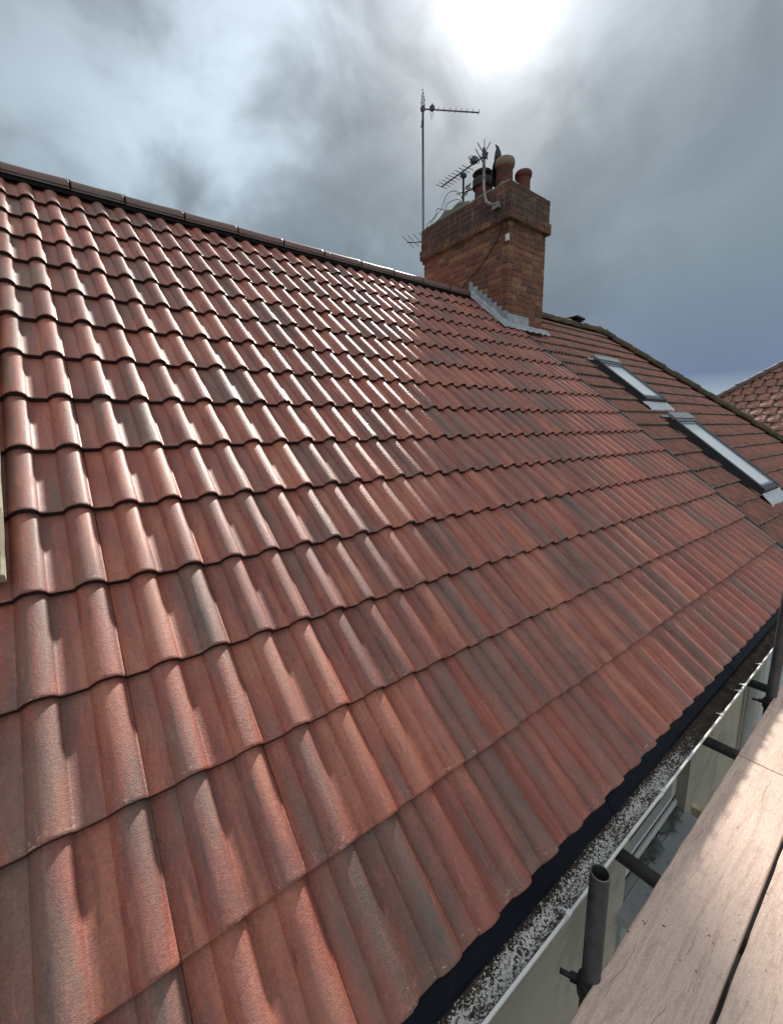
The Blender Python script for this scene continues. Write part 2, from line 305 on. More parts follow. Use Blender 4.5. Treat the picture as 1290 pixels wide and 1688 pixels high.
# ------------------------------------------------------------------ mesh helper
class MB:
    def __init__(s): s.v = []; s.f = []; s.mi = []; s.sm = []; s.tco = []; s.rnd = []; s.cur = (0, 0, 0); s.r = (0, 0, 0)
    def vert(s, p, tco=(0, 0, 0), rnd=None):
        s.v.append(tuple(p)); s.tco.append(tco); s.rnd.append(rnd or s.r); return len(s.v)-1
    def face(s, idx, m=0, smooth=False): s.f.append(tuple(idx)); s.mi.append(m); s.sm.append(smooth)
    def grid(s, rows, m=0, smooth=True, close=False, flip=False):
        ids = [[s.vert(p) for p in r] for r in rows]
        return s.gridi(ids, m, smooth, close, flip)
    def gridi(s, ids, m=0, smooth=True, close=False, flip=False):
        for a, b in zip(ids, ids[1:]):
            n = len(a)
            for k in range(n if close else n-1):
                q = (a[k], a[(k+1) % n], b[(k+1) % n], b[k])
                s.face(q[::-1] if flip else q, m, smooth)
        return ids
    def box(s, c, size, m=0, rot=None, ch=0.0):
        c = Vector(c); hx, hy, hz = size[0]/2, size[1]/2, size[2]/2
        if ch <= 0:
            ids = []
            for x in (-hx, hx):
                for y in (-hy, hy):
                    for z in (-hz, hz):
                        p = Vector((x, y, z)); p = rot @ p if rot else p; ids.append(s.vert(c+p))
            for q in ((0, 1, 3, 2), (4, 6, 7, 5), (0, 4, 5, 1), (2, 3, 7, 6), (0, 2, 6, 4), (1, 5, 7, 3)): s.face([ids[k] for k in q], m)
            return
        V = {}
        h = (hx, hy, hz)
        for sx in (-1, 1):
            for sy in (-1, 1):
                for sz in (-1, 1):
                    sg = (sx, sy, sz)
                    for ax in range(3):
                        p = Vector([sg[i]*(h[i]-(0 if i == ax else ch)) for i in range(3)])
                        p = rot @ p if rot else p
                        V[(sg, ax)] = s.vert(c+p)
        def orient(idx, outward):
            a, b_, d = (Vector(s.v[idx[0]]), Vector(s.v[idx[1]]), Vector(s.v[idx[2]]))
            n = (b_-a).cross(d-a)
            o = Vector(outward); o = rot @ o if rot else o
            s.face(idx if n.dot(o) > 0 else idx[::-1], m)
        for ax in range(3):
            i, j = (ax+1) % 3, (ax+2) % 3
            for sg in (-1, 1):
                q = []
                for a, b_ in ((-1, -1), (1, -1), (1, 1), (-1, 1)):
                    t = [0, 0, 0]; t[ax] = sg; t[i] = a; t[j] = b_; q.append(V[(tuple(t), ax)])
                o = [0, 0, 0]; o[ax] = sg; orient(q, o)
        for ax in range(3):
            i, j = (ax+1) % 3, (ax+2) % 3
            for a in (-1, 1):
                for b_ in (-1, 1):
                    t0 = [0, 0, 0]; t0[ax] = -1; t0[i] = a; t0[j] = b_
                    t1 = list(t0); t1[ax] = 1; t0 = tuple(t0); t1 = tuple(t1)
                    o = [0, 0, 0]; o[i] = a; o[j] = b_
                    orient([V[(t0, i)], V[(t1, i)], V[(t1, j)], V[(t0, j)]], o)
        for sx in (-1, 1):
            for sy in (-1, 1):
                for sz in (-1, 1):
                    t = (sx, sy, sz); orient([V[(t, 0)], V[(t, 1)], V[(t, 2)]], t)
    def tube(s, pts, r, seg=10, m=0, caps=True, smooth=True):
        pts = [Vector(p) for p in pts]; rs = r if isinstance(r, (list, tuple)) else [r]*len(pts)
        rows = []; prev = None
        for k, p in enumerate(pts):
            d = (pts[min(k+1, len(pts)-1)]-pts[max(k-1, 0)]).normalized()
            a = prev if prev is not None else (Vector((0, 0, 1)) if abs(d.z) < .9 else Vector((1, 0, 0)))
            x = (a-d*a.dot(d)).normalized(); prev = x; y = d.cross(x)
            rows.append([s.vert(p+(x*math.cos(2*PI*q/seg)+y*math.sin(2*PI*q/seg))*rs[k]) for q in range(seg)])
        s.gridi(rows, m, smooth, close=True, flip=False)
        if caps: s.face(rows[0], m); s.face(rows[-1][::-1], m)
    def lathe(s, c, prof, seg=28, m=0, tilt=None, smooth=True, wob=0):
        c = Vector(c); rows = []
        for (r, z) in prof:
            row = []
            for q in range(seg):
                a = 2*PI*q/seg
                rr = r*(1+wob*noise.noise(Vector((math.cos(a)*2, math.sin(a)*2, z*9))))
                p = Vector((math.cos(a)*rr, math.sin(a)*rr, z))
                if tilt: p = tilt @ p
                row.append(s.vert(c+p))
            rows.append(row)
        s.gridi(rows, m, smooth, close=True)
    def build(s, name, mats, parent=None, label=None, auto=False):
        me = bpy.data.meshes.new(name); me.from_pydata(s.v, [], s.f)
        for q in (mats if isinstance(mats, (list, tuple)) else [mats]): me.materials.append(q)
        me.polygons.foreach_set('material_index', s.mi); me.polygons.foreach_set('use_smooth', s.sm)
        a = me.attributes.new('tco', 'FLOAT_VECTOR', 'POINT'); a.data.foreach_set('vector', [x for t in s.tco for x in t])
        b = me.attributes.new('rnd', 'FLOAT_COLOR', 'POINT'); b.data.foreach_set('color', [x for t in s.rnd for x in (*t, 1.0)])
        me.update()
        o = bpy.data.objects.new(name, me); COL.objects.link(o)
        if parent is not None: o.parent = parent
        if label: o['label'] = label
        return o
def tag(o, label, cat, group=None):
    o['label'] = label; o['category'] = cat
    if group: o['group'] = group
    return o
def thing(name, label, cat, group=None):
    o = bpy.data.objects.new(name, None); COL.objects.link(o); return tag(o, label, cat, group)
def rr3(): return (random.random(), random.random(), random.random())

# ------------------------------------------------------------------ roof geometry constants
PT = rad(39.85); CP, SP = math.cos(PT), math.sin(PT); G = 0.33691; RP = 0.15
YR = 3.97; UR = YR/CP; ZR = UR*SP
def T(x, u, o=0.0): return Vector((x, u*CP-o*SP, u*SP+o*CP))

# ------------------------------------------------------------------ ground
g = MB(); N = 24
rows = []
for i in range(N+1):
    rows.append([(-600+1200*i/N, -600+1200*j/N, -5.3) for j in range(N+1)])
g.grid(rows, smooth=False)
o = g.build('ground', M_GRASS); o['kind'] = 'structure'
g = MB(); g.box((2, -1.6, -5.27), (30, 3.6, .06)); o = g.build('path', M_PAVE); o['kind'] = 'structure'

# ================================================================== our house
house = thing('semi_detached_house', 'house with glossy new red concrete roof tiles, tall brick chimney and white gutter', 'house')

# ---- tiles
HR, STEP, THK = .0285, .0245, .0225
HW = .0425
def rollh(t):
    a = max(0.0, 1-t*t)
    return a**(.80 if t < 0 else .58)
def profile(rolls, w, ns):
    """local x, height pairs over one tile; roll centres in rolls; w full width"""
    P = [(.0015, -.005), (.002, 0.0)]
    x = .004
    for c in rolls:
        P += [(c-HW-.006, 0.0), (c-HW-.001, .0008)]
        for k in range(ns+1):
            t = -math.cos(PI*k/ns)
            P.append((c+HW*t, HR*rollh(t)+(.0035 if t > .9 else .0012*(t+1)/2 + (.0008 if t < 0 else .0016))))
        P += [(c+HW+.0045, .0034)]
        if c is not rolls[-1]: P += [(c+HW+.0055, .0)]
    P += [(w-.0001, .0030), (w, -.006)]
    return P
PF_FULL = profile([.103, .253], .300, 12)
PF_HALF = profile([.103], .150, 12)
def add_tile(mb, x0, u0, prof, top, jit=True):
    r = rr3(); dz = random.uniform(-.0010, .0010) if jit else 0; dx = random.uniform(-.0008, .0008); rz = random.uniform(-.0035, .0035); tl = random.uniform(-.0025, .0025)
    dv = random.uniform(-.0022, .0022)
    vs = [(0.0012, -THK), (-.0006, -THK+.004), (-.0002, -.0035), (.0022, -.0006), (.010, 0), (G*.4, 0), (G*.75, 0), (top, 0)]
    rows = []
    seed = random.random()*99
    for (v, dh) in vs:
        row = []
        for (x, h) in prof:
            e = noise.noise(Vector((x*60, seed, 0)))*.0011+noise.noise(Vector((x*220, seed, 3)))*.0007 if v < .02 else 0
            per = h-HR-.0012-STEP*v/G+dh+dz+tl*(x-.15)
            if dh < -.003 and h < -.002: per = -HR-.0012+dh+dz
            p = T(x0+x+dx-rz*v, u0+v+dv+e+rz*(x-.15), per)
            row.append(mb.vert(p, (x, v, max(h, 0)), r))
        rows.append(row)
    for k, (a, b) in enumerate(zip(rows, rows[1:])):
        for q in range(len(a)-1):
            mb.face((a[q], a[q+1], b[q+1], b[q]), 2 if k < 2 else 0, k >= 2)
rt = MB()
X0R = -4.0 + .297                        # joints right of the odd rolls: x = .15*odd + .047
jx = .15*(-27)+.047
nt_ = int(round((.15*35+.047-jx)/.30))
for j in range(15, 0, -1):
    u0 = (15-j)*G-(.012 if j == 15 else 0)
    top = G+.04 if j > 1 else UR-.10-u0
    for k in range(nt_):
        add_tile(rt, jx+.30*k, u0, PF_FULL, top)
    add_tile(rt, .15*35+.047, u0, PF_HALF, top)
XE = .15*36+.047
# rear slope, same tiles in a coarser mesh
def TB(x, u, o=0.0):
    p = T(x, u, o); return Vector((p.x, 2*YR-p.y, p.z))
for j in range(15):
    u0 = j*G
    rows = []
    for (v, dh) in ((0, -THK), (0, 0), (G+.03, 0)):
        row = []; x = jx
        while x < XE:
            for (dx, h) in ((0, 0), (.055, 0), (.075, HR*.8), (.103, HR), (.13, HR*.8)):
                row.append(rt.vert(TB(x+dx, min(u0+v, UR-.08), h-HR-STEP*v/G+dh), (dx, v, h), (.4, .5, .6)))
            x += .15
        row.append(rt.vert(TB(XE, min(u0+v, UR-.08), -HR-STEP*v/G+dh), (0, v, 0), (.4, .5, .6)))
        rows.append(row)
    rt.gridi(rows, 0, False, flip=True)
# roof underlay, closes the slopes from inside
for TT, fl in ((T, False), (TB, True)):
    rt.grid([[TT(jx+.02, -.0+.03, -.075), TT(XE-.02, .03, -.075)], [TT(jx+.02, UR-.1, -.075), TT(XE-.02, UR-.1, -.075)]], 1, False, flip=fl)
# cut verge mortar edge
for sx in (XE-.006,):
    rows = [[T(sx, .02, -.10), T(sx, .02, -.046)], [T(sx, UR-.08, -.10), T(sx, UR-.08, -.046)]]
    rt.grid(rows, 1, False)
M_TEND = simple('raw tile end', (.022, .010, .009), .9, var=.3, scale=60, bs=.6, bd=.003)  # near-black end faces paint in the shade under each course
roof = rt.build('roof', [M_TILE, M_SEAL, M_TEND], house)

# ---- ridge tiles
def ridge_tile(x0, x1, yc, zc, mt, parent, r=.125, hgt=.115, name='ridge_tile', wob=0.0, mossy=0.0, ax=None, seed=0):
    mb = MB(); rows = []
    n = 14
    if ax is None: A = Vector((x0, yc, zc)); B = Vector((x1, yc, zc)); side = Vector((0, 1, 0)); up = Vector((0, 0, 1))
    else: A, B, side, up = ax
    L = (B-A).length
    steps = [0, .012, .06, .5, .94, .988, 1] if wob == 0 else [0, .03, .15, .4, .6, .85, .97, 1]
    for s_ in steps:
        c = A.lerp(B, s_); row = []
        f = 1.0+(.06*(1 if s_ > .93 else 0))
        if s_ in (0, 1): f *= .94
        for q in range(n+1):
            a = PI*q/n
            k = 1+wob*noise.noise(Vector((seed+s_*4, a*2, 1.3)))
            sx = -math.cos(a)*r*f*k; sz = (math.sin(a)**.75)*hgt*f*k
            row.append(mb.vert(c+side*sx+up*sz, (0, 0, 0)))
        rows.append(row)
    mb.gridi(rows, 0, True)
    inn = [[mb.vert(Vector(mb.v[i])*1.0-up*.018, (0, 0, 0)) for i in (rows[0])], [mb.vert(Vector(mb.v[i])-up*.018, (0, 0, 0)) for i in rows[-1]]]
    mb.gridi([rows[0], inn[0]], 0, False, flip=True); mb.gridi([rows[-1], inn[1]], 0, False); mb.gridi(inn, 0, False, flip=True)
    return mb.build(name, mt, parent)
joints = [-3.97, -3.52, -3.07, -2.62, -2.17, -1.72, -1.27, -.82, -.40, .02, .434, .80, 1.26, 1.736, 2.207, 2.68, 3.17, 3.66, 4.14, 4.64, 5.06]
for a, b in zip(joints, joints[1:]):
    ridge_tile(a+.005, b-.005, YR, ZR-.064, M_RIDGE, roof, r=.105, hgt=.078, seed=a)
mb = MB()
for a in joints[1:-1]:
    rows = []
    for x in (a-.006, a+.006):
        rows.append([(x, YR-math.cos(PI*q/14)*.107, ZR-.064+(math.sin(PI*q/14)**.75)*.084) for q in range(15)])
    mb.grid(rows, 0, False)
# dry ridge roll under the ridge tiles
for sgn in (-1, 1):
    mb.grid([[(joints[0], YR+sgn*.050, ZR-.03), (joints[-1], YR+sgn*.050, ZR-.03)], [(joints[0], YR+sgn*.125, ZR-.128), (joints[-1], YR+sgn*.125, ZR-.128)]], 0, False, flip=sgn > 0)
mb.build('ridge_roll', M_SEAL, roof)

# ---- chimney stack
CX0, CX1, CY0, CY1 = 5.20, 6.05, 3.34, 5.03
CZB, CZC, CZT = 2.20, 4.075, 4.525
BH = .075
ch = MB()
def brick(mb, c, size):
    mb.r = rr3()
    j = random.uniform(-.0015, .0025)
    mb.box((c[0], c[1], c[2]), (size[0]+j, size[1]+j, size[2]), 0, None, .005)
def face_run(a, b, start):
    """brick ends along a run: mix of stretchers and headers"""
    x = a; out = []
    first = True
    while x < b-.03:
        L = .1025 if (first and start) or random.random() < .22 else .215
        first = False
        if b-(x+L) < .06: L = b-x
        L = min(L, b-x)
        out.append((x, x+L)); x += L+.010
    return out
def course(mb, z, e, par):
    x0, x1, y0, y1 = CX0-e, CX1+e, CY0-e, CY1+e
    d = .1025; h = BH-.010
    ya, yb = (y0, y1) if par else (y0+d+.01, y1-d-.01)
    xa, xb = (x0+d+.01, x1-d-.01) if par else (x0, x1)
    for (p, q) in face_run(ya, yb, par):
        for xc in (x0+d/2, x1-d/2): brick(mb, (xc, (p+q)/2, z+BH/2), (d, q-p, h))
    for (p, q) in face_run(xa, xb, not par):
        for yc in (y0+d/2, y1-d/2): brick(mb, ((p+q)/2, yc, z+BH/2), (q-p, d, h))
def core(mb, z0, z1, e):
    mb.r = (0, 0, 0); i = .006-e
    mb.box(((CX0+CX1)/2, (CY0+CY1)/2, (z0+z1)/2), (CX1-CX0-2*i, CY1-CY0-2*i, z1-z0), 1)
k = 0; z = CZC-25*BH
while z < CZC-.001:
    course(ch, z, 0, k % 2); z += BH; k += 1
for q in range(6):
    course(ch, CZC+q*BH, .052 if q < 2 else .030, k % 2); k += 1
core(ch, CZC-25*BH, CZC+.002, 0); core(ch, CZC+.003, CZC+2*BH-.005, .052); core(ch, CZC+2*BH-.002, CZT-.008, .030)
stack = ch.build('chimney', [M_BRICK, M_MORTAR], house, 'weathered orange brick chimney stack with an oversailing top, four pots and lead at its foot')
# mortar bed on top
fl = MB(); rows = []
nx, ny = 26, 44
for i in range(nx+1):
    row = []
    for j in range(ny+1):
        a, b = i/nx, j/ny
        x = CX0-.03+a*(CX1-CX0+.06); y = CY0-.03+b*(CY1-CY0+.06)
        e = min(min(a, 1-a)*8.0, min(b, 1-b)*8.0, 1.0)
        hgt = .004+.085*e**.6*(1+.5*noise.noise(Vector((x*4, y*4, 0)))) + .05*e*max(0, noise.noise(Vector((x*9, y*9, 5))))
        if .42 < b < .93: hgt += .105*e*min(1, (b-.42)*9, (.93-b)*6)*(.6+.6*noise.noise(Vector((x*5, y*6, 9))))
        row.append((x, y, CZT-.01+hgt))
    rows.append(row)
fl.grid(rows, 0, True)
fl.build('mortar_bed', M_FLAUNCH, stack)
# pots
def pot(c, r, h, lipm=M_POTLIP, lip=True, tilt=None, belly=0.0):
    mb = MB()
    prof = [(r*.90, -.10), (r*.93, 0), (r*.90, h*.35), (r*.88, h*.72), (r*.90, h*.74), (r*.90, h*.79)]
    mb.lathe(c, prof, 32, 0, tilt, wob=.01)
    top = [(r*.91, h*.79), (r*1.03, h*.82), (r*1.08, h*.88), (r*1.08, h*.95), (r*1.0, h), (r*.84, h), (r*.80, h*.93), (r*.78, h*.5), (r*.1, h*.45)]
    mb.lathe(c, top, 32, 1 if lip else 0, tilt, wob=.015)
    return mb.build('chimney_pot', [M_POT, lipm], stack)
pA = (5.60, 3.77, 4.58); pB = (5.86, 3.63, 4.56); pC = (5.62, 4.16, 4.56)
pA = (5.60, 3.76, 4.58); pB = (5.87, 3.635, 4.56); pC = (5.62, 4.175, 4.57)
pot(pA, .132, .50, M_POTLIP); pot(pB, .112, .40, M_POT, True); pot(pC, .130, .44, M_DARKM)
# bent hood torn open over the front pot
hd = MB(); rows = []
hx, hy, hz = pA[0], pA[1], pA[2]+.50
for i in range(15):
    a = rad(38+i*7.6)
    row = []
    for j in range(9):
        t = j/8
        z = -.26+t*(.31+.15*max(0, math.sin(PI*(i-1)/13))**2.0)
        r = .175*(1-.05*t-.30*max(0, t-.55)*(1+.5*math.sin(PI*i/14)))+.010*noise.noise(Vector((i*.5, j*.7, 3)))
        row.append((hx+r*math.cos(a)+.0*t, hy+r*math.sin(a)-.03*t*t, hz+z))
    rows.append(row)
hd.grid(rows, 0, True)
hd.tube([(hx-.03, hy+.10, hz+.06), (hx-.03, hy+.10, hz+.14), (hx-.035, hy+.105, hz+.20), (hx-.055, hy+.13, hz+.245)], [.055, .042, .020, .004], 8)
ho = hd.build('pot_hood', M_DARKM, stack)
so_ = ho.modifiers.new('thick', 'SOLIDIFY'); so_.thickness = .006
# mushroom cowl on the rear pot
cw = MB()
cx, cy, cz = pC; cz += .44
cw.lathe((cx, cy, cz), [(.03, .07), (.10, .055), (.150, .075), (.155, .085), (.12, .12), (.05, .150), (.004, .158)], 26, 0)
for q in range(4):
    a = PI/4+q*PI/2; cw.tube([(cx+.115*math.cos(a), cy+.115*math.sin(a), cz-.03), (cx+.12*math.cos(a), cy+.12*math.sin(a), cz+.08)], .007, 6)
cw.lathe((cx, cy, cz-.10), [(.150, 0), (.152, .10), (.140, .115), (.125, .10)], 26, 0)
cw.build('cowl', M_DARKM, stack)

# lead stepped flashing on the face that looks along the roof, apron at the foot
ld = MB()
xf = CX0-.011
u_lo, u_hi = CY0/CP, (YR+.04)/CP
steps = [];
zc = CZC
def roofz(y, o=.0): return y*math.tan(PT)+o/CP
y = CY0-.014; n = 0
lv = [CZC-25*BH+k*BH-.004 for k in range(26)]
zt = [z for z in lv if z > roofz(CY0)+.13][0]
while zt < roofz(YR)+.21:
    yr_ = ((zt+BH)-.17)*1/math.tan(PT)
    y2 = min(yr_, YR+.06)
    th = random.uniform(0, .003)
    p = [(xf-th, y, roofz(y, -.02)), (xf-th, y2, roofz(y2, -.02)), (xf-th, y2-.010, zt+.012), (xf-th, y2-.022, zt), (xf-th, y+.004, zt)]
    ids = [ld.vert(q) for q in p]; ld.face(ids[::-1], 0)
    ids2 = [ld.vert((q[0]+.009, q[1], q[2])) for q in p]
    for k in range(5): ld.face((ids[k], ids[(k+1) % 5], ids2[(k+1) % 5], ids2[k]), 0)
    y = y2-.002; zt += BH
# lead secret gutter on the tiles beside the stack
rows = []
for i in range(34):
    u = u_lo-.10+(u_hi-u_lo+.08)*i/33; row = []
    for j, x in enumerate((CX0-.135, CX0-.130, CX0-.124, CX0-.09, CX0-.055, CX0-.025, CX0-.008)):
        wv = .010*noise.noise(Vector((x*14, u*9, 2)))+.006*noise.noise(Vector((x*30, u*33, 4)))
        o_ = (-.012, .008, .004, .003, .004, .010, .035)[j]
        row.append(T(x+.012*noise.noise(Vector((u*7, j < 3, 1))), u, o_+wv))
    rows.append(row)
ld.grid(rows, 0, True)
# front apron dressed over the tiles
rows = []
for i in range(60):
    x = CX0-.16+(CX1-CX0+.24)*i/59; row = []
    for j, (u, o_) in enumerate(((u_lo-.135, -.006), (u_lo-.13, .004), (u_lo-.09, .004), (u_lo-.05, .006), (u_lo-.012, .018))):
        wv = .006*math.sin((x/.15)*2*PI+PI/2)*(1 if j < 3 else .3)+.006*noise.noise(Vector((x*12, u*12, 7)))
        row.append(T(x, u+.012*noise.noise(Vector((x*6, 0, j < 2))), o_+wv))
    rows.append(row)
ld.grid(rows, 0, True, flip=False)
zt = roofz(CY0)+.11
ld.box(((CX0+CX1)/2-.18, CY0-.013, roofz(CY0)+.045), (CX1-CX0-.36, .006, .15), 0)
ld.build('lead_flashing', M_LEAD, stack)

# ---- eaves: tray, comb, fascia, soffit
tr = MB()
LX0, LX1 = -4.0, XE+.01
def strip(mb, prof, x0, x1, n, m=0, wob=0.0, smooth=False, flip=False):
    rows = []
    for i in range(n+1):
        x = x0+(x1-x0)*i/n
        rows.append([(x, y+wob*noise.noise(Vector((x*3, k, 0))), z+wob*noise.noise(Vector((x*3, k, 8)))) for k, (y, z) in enumerate(prof)])
    mb.grid(rows, m, smooth, flip=flip)
strip(tr, [(.11, .014), (.032, -.040), (.020, -.062), (.0165, -.068), (-.009, -.098), (-.012, -.116), (-.0105, -.116), (-.002, -.096)], LX0, LX1, 110, 0, .0022, False)
# seams where one length of tray laps the next
for x in (-1.2, .22, 1.62, 3.1, 4.55):
    tr.grid([[(x-.03, .0165, -.0645), (x-.03, -.0115, -.0965), (x-.03, -.0155, -.116)], [(x+.03, .0165, -.0645), (x+.03, -.0115, -.0965), (x+.03, -.0155, -.116)]], 0, False)
tr.build('eaves_tray', M_TRAY, roof)
# comb filler under the tile rolls
cb = MB(); rows = [[], []]
x = jx
while x < XE:
    for dx, h in ((0, 0), (.055, 0), (.063, .006), (.075, .017), (.09, .024), (.103, .026), (.118, .024), (.132, .017), (.144, .005), (.149, 0)):
        e = .0015*noise.noise(Vector((x*40+dx*90, 0, 0)))
        a = T(x+dx, .016, h-HR-.016+e); b = T(x+dx, .016, -HR-.030); b.z = -.052; b.y = a.y-.006
        rows[0].append(a); rows[1].append(b)
    x += .15
cb.grid(rows, 0, False, flip=True)
cb.build('eaves_comb', M_TRAY, roof)
fa = MB()
fa.box(((LX0+LX1)/2, .052, -.14), (LX1-LX0, .020, .20), 0)
fa.box(((LX0+LX1)/2, .140, -.236), (LX1-LX0, .156, .010), 0)
fa.build('fascia', M_UPVC, house)

# ---- gutter
GY, GZ, GR = -.027, -.117, .056
gu = MB()
prof = [(GY-GR-.004, GZ-.006), (GY-GR-.004, GZ+.003), (GY-GR+.003, GZ+.003), (GY-GR+.003, GZ-.002)]
prof += [(GY-(GR-.003)*math.cos(PI*q/14), GZ-.002-(GR-.003)*math.sin(PI*q/14)) for q in range(1, 14)]
prof += [(GY+GR-.003, GZ+.004), (GY+GR, GZ+.004)]
prof += [(GY+GR*math.cos(PI*q/14), GZ-.004-GR*math.sin(PI*q/14)) for q in range(0, 15)]
def gutter_len(x0, x1):
    rows = [[(x, y, z) for (y, z) in prof] for x in (x0, (x0+x1)/2, x1)]
    ids = [[gu.vert(p) for p in r] for r in rows]
    gu.gridi(ids, 0, False, close=True)
gutter_len(-4.0, 2.925); gutter_len(2.931, 5.9)
gutter = gu.build('gutter', M_UPVC, house)
brk = MB()
brk.box((0, -GR-.001, .006), (.020, .014, .006), 0, None, .001)
brk.box((0, -GR+.012, .004), (.007, .020, .004), 0, Matrix.Rotation(rad(-18), 3, 'X'), .001)
rows = []
for q in range(-1, 12):
    a = PI*q/14
    rr = GR+.0045
    y, z = -rr*math.cos(a), -.004-rr*math.sin(a)
    if q == -1: y, z = -GR-.0065, .004
    rows.append([(-.010, y, z), (.010, y, z)])
brk.grid(rows, 0, False); brk.grid([[(p[0]*1.0, p[1]*.965, p[2]*.965) for p in r] for r in rows], 0, False, flip=True)
brk.grid([[rows[q][0], (rows[q][0][0], rows[q][0][1]*.965, rows[q][0][2]*.965)] for q in range(13)], 0, False, flip=True)
brk.grid([[rows[q][1], (rows[q][1][0], rows[q][1][1]*.965, rows[q][1][2]*.965)] for q in range(13)], 0, False)
b0 = None
for x in (-1.6, -.9, -.25, .46, 1.156, 1.852, 2.579, 2.885, 2.973, 3.309, 4.02, 4.74, 5.4):
    if b0 is None: b0 = brk.build('gutter_bracket', M_UPVC, gutter); o = b0
    else: o = b0.copy(); COL.objects.link(o); o.parent = gutter
    o.location = (x, GY, GZ)
# union collar and its seal
un = MB(); rows = []
for x in (2.878, 2.98):
    rows.append([(x, GY-(GR+.0025)*math.cos(PI*q/16), GZ-.005-(GR+.0025)*math.sin(PI*q/16)) for q in range(17)])
un.grid(rows, 0, True, flip=True); 
un.build('gutter_union', M_UPVC, gutter)
sl = MB()
sl.tube([(2.928+.003*math.sin(q), GY-(GR-.0045)*math.cos(PI*q/16), GZ-.002-(GR-.0045)*math.sin(PI*q/16)) for q in range(1, 16)], .0035, 6)
sl.build('rubber_seal', M_SEAL, gutter)
# dirt and lichen lying in the gutter
md = MB(); rows = []
nX = 1500
for i in range(nX+1):
    x = -.8+6.6*i/nX; row = []
    for j in range(15):
        t = -1+2*j/14
        y = GY+t*(GR-.0055)
        zb = GZ-.002-(GR-.0055)*math.sqrt(max(0, 1-(t*.985)**2))
        lump = max(0, noise.noise(Vector((x*9, y*20, 0)))+.10)*.016+.0035*noise.noise(Vector((x*60, y*60, 1)))+.0018*noise.noise(Vector((x*170, y*170, 2)))
        thin = 1.0
        if 2.62 < x < 2.92: thin = .35+.4*noise.noise(Vector((x*12, y*12, 5)))
        if x > 3.0: lump += max(0, noise.noise(Vector((x*16, y*26, 4))))*.022
        fill = (.016+lump)*(1-t*t*.75)*thin
        row.append((x, y, zb+max(-.002, fill)))
    rows.append(row)
md.grid(rows, 0, True, flip=True)
md.build('gutter_dirt', M_GDIRT, gutter)

# ---- front wall with window
WY = .20
wl = MB()
WX0, WX1, WZ0, WZ1 = 2.38, 3.34, -1.42, -.42
def wallquad(mb, x0, x1, z0, z1, y=WY, m=0):
    mb.face([mb.vert((x0, y, z0)), mb.vert((x1, y, z0)), mb.vert((x1, y, z1)), mb.vert((x0, y, z1))], m)
wallquad(wl, -4, WX0, -5.3, -.236); wallquad(wl, WX1, 5.43, -5.3, -.236); wallquad(wl, WX0, WX1, -5.3, WZ0); wallquad(wl, WX0, WX1, WZ1, -.236)
for xx, fl in ((WX0, 1), (WX1, 0)):
    ids = [wl.vert(p) for p in ((xx, WY, WZ0), (xx, WY+.12, WZ0), (xx, WY+.12, WZ1), (xx, WY, WZ1))]; wl.face(ids if fl else ids[::-1], 1)
wl.face([wl.vert(p) for p in ((WX0, WY, WZ1), (WX1, WY, WZ1), (WX1, WY+.12, WZ1), (WX0, WY+.12, WZ1))], 1)
# gable and rear walls
ids = [wl.vert(p) for p in ((-4, WY, -5.3), (-4, 2*YR-WY, -5.3), (-4, 2*YR-WY, -.1), (-4, YR, ZR-.14), (-4, WY, -.1))]; wl.face(ids[::-1], 0)
ids = [wl.vert(p) for p in ((-4, 2*YR-WY, -5.3), (5.43, 2*YR-WY, -5.3), (5.43, 2*YR-WY, -.1), (-4, 2*YR-WY, -.1))]; wl.face(ids[::-1], 0)
wall = wl.build('wall', [M_RENDER, M_REVEAL], house)
# a window: frame, pane, sill
wf = MB(); fy = WY+.10
for (cx_, cz_, sx_, sz_) in (((WX0+WX1)/2, WZ0+.065, WX1-WX0, .09), ((WX0+WX1)/2, WZ1-.035, WX1-WX0, .07), (WX0+.035, (WZ0+WZ1)/2, .07, WZ1-WZ0-.16), (WX1-.035, (WZ0+WZ1)/2, .07, WZ1-WZ0-.16)):
    wf.box((cx_, fy, cz_), (sx_, .07, sz_), 0, None, .005)
wf.box(((WX0+WX1)/2, fy-.045, WZ0+.060), (WX1-WX0-.04, .02, .05), 0, None, .004)
wf.box(((WX0+WX1)/2, fy-.037, WZ0+.092), (WX1-WX0-.10, .004, .006), 1)
wfo = wf.build('window', [M_UPVC, M_SEAL], house)
pn = MB(); pn.box(((WX0+WX1)/2, fy+.012, (WZ0+WZ1)/2), (WX1-WX0-.10, .012, WZ1-WZ0-.14)); pn.build('pane', M_PANE, wfo)
sl = MB()
sl.box(((WX0+WX1)/2-.02, WY-.015, WZ0-.035), (WX1-WX0+.10, .26, .06), 0, None, .006)
sl.box(((WX0+WX1)/2-.02, WY-.01, WZ0-.33), (WX1-WX0+.06, .03, .50), 0, None, .004)
sl.box(((WX0+WX1)/2, WY+.060, WZ0+.006), (WX1-WX0-.02, .020, .018), 1)
sl.build('sill', [M_SILL, M_SEAL], wfo)
# torn felt flaps peeling off the sill
fp = MB()
for (x0, x1, s0) in ((3.02, 3.32, 3), (2.66, 2.96, 8)):
    rows = []
    for i in range(17):
        t = i/16; x = x0+(x1-x0)*t
        ln = .055+.07*noise.noise(Vector((t*3, s0, 0)))+.035*noise.noise(Vector((t*14, s0, 0)))+.05*math.sin(PI*t)
        rows.append([(x, WY+.07-ln*q/6*.9, WZ0+.012+.010*math.sin(q+t*5)*.5+.035*(q/6)**2*max(0, math.sin(t*4+s0))) for q in range(7)])
    fp.grid(rows, 0, True, flip=True)
fo = fp.build('torn_felt', M_FLAP, wfo); q = fo.modifiers.new('t', 'SOLIDIFY'); q.thickness = .005
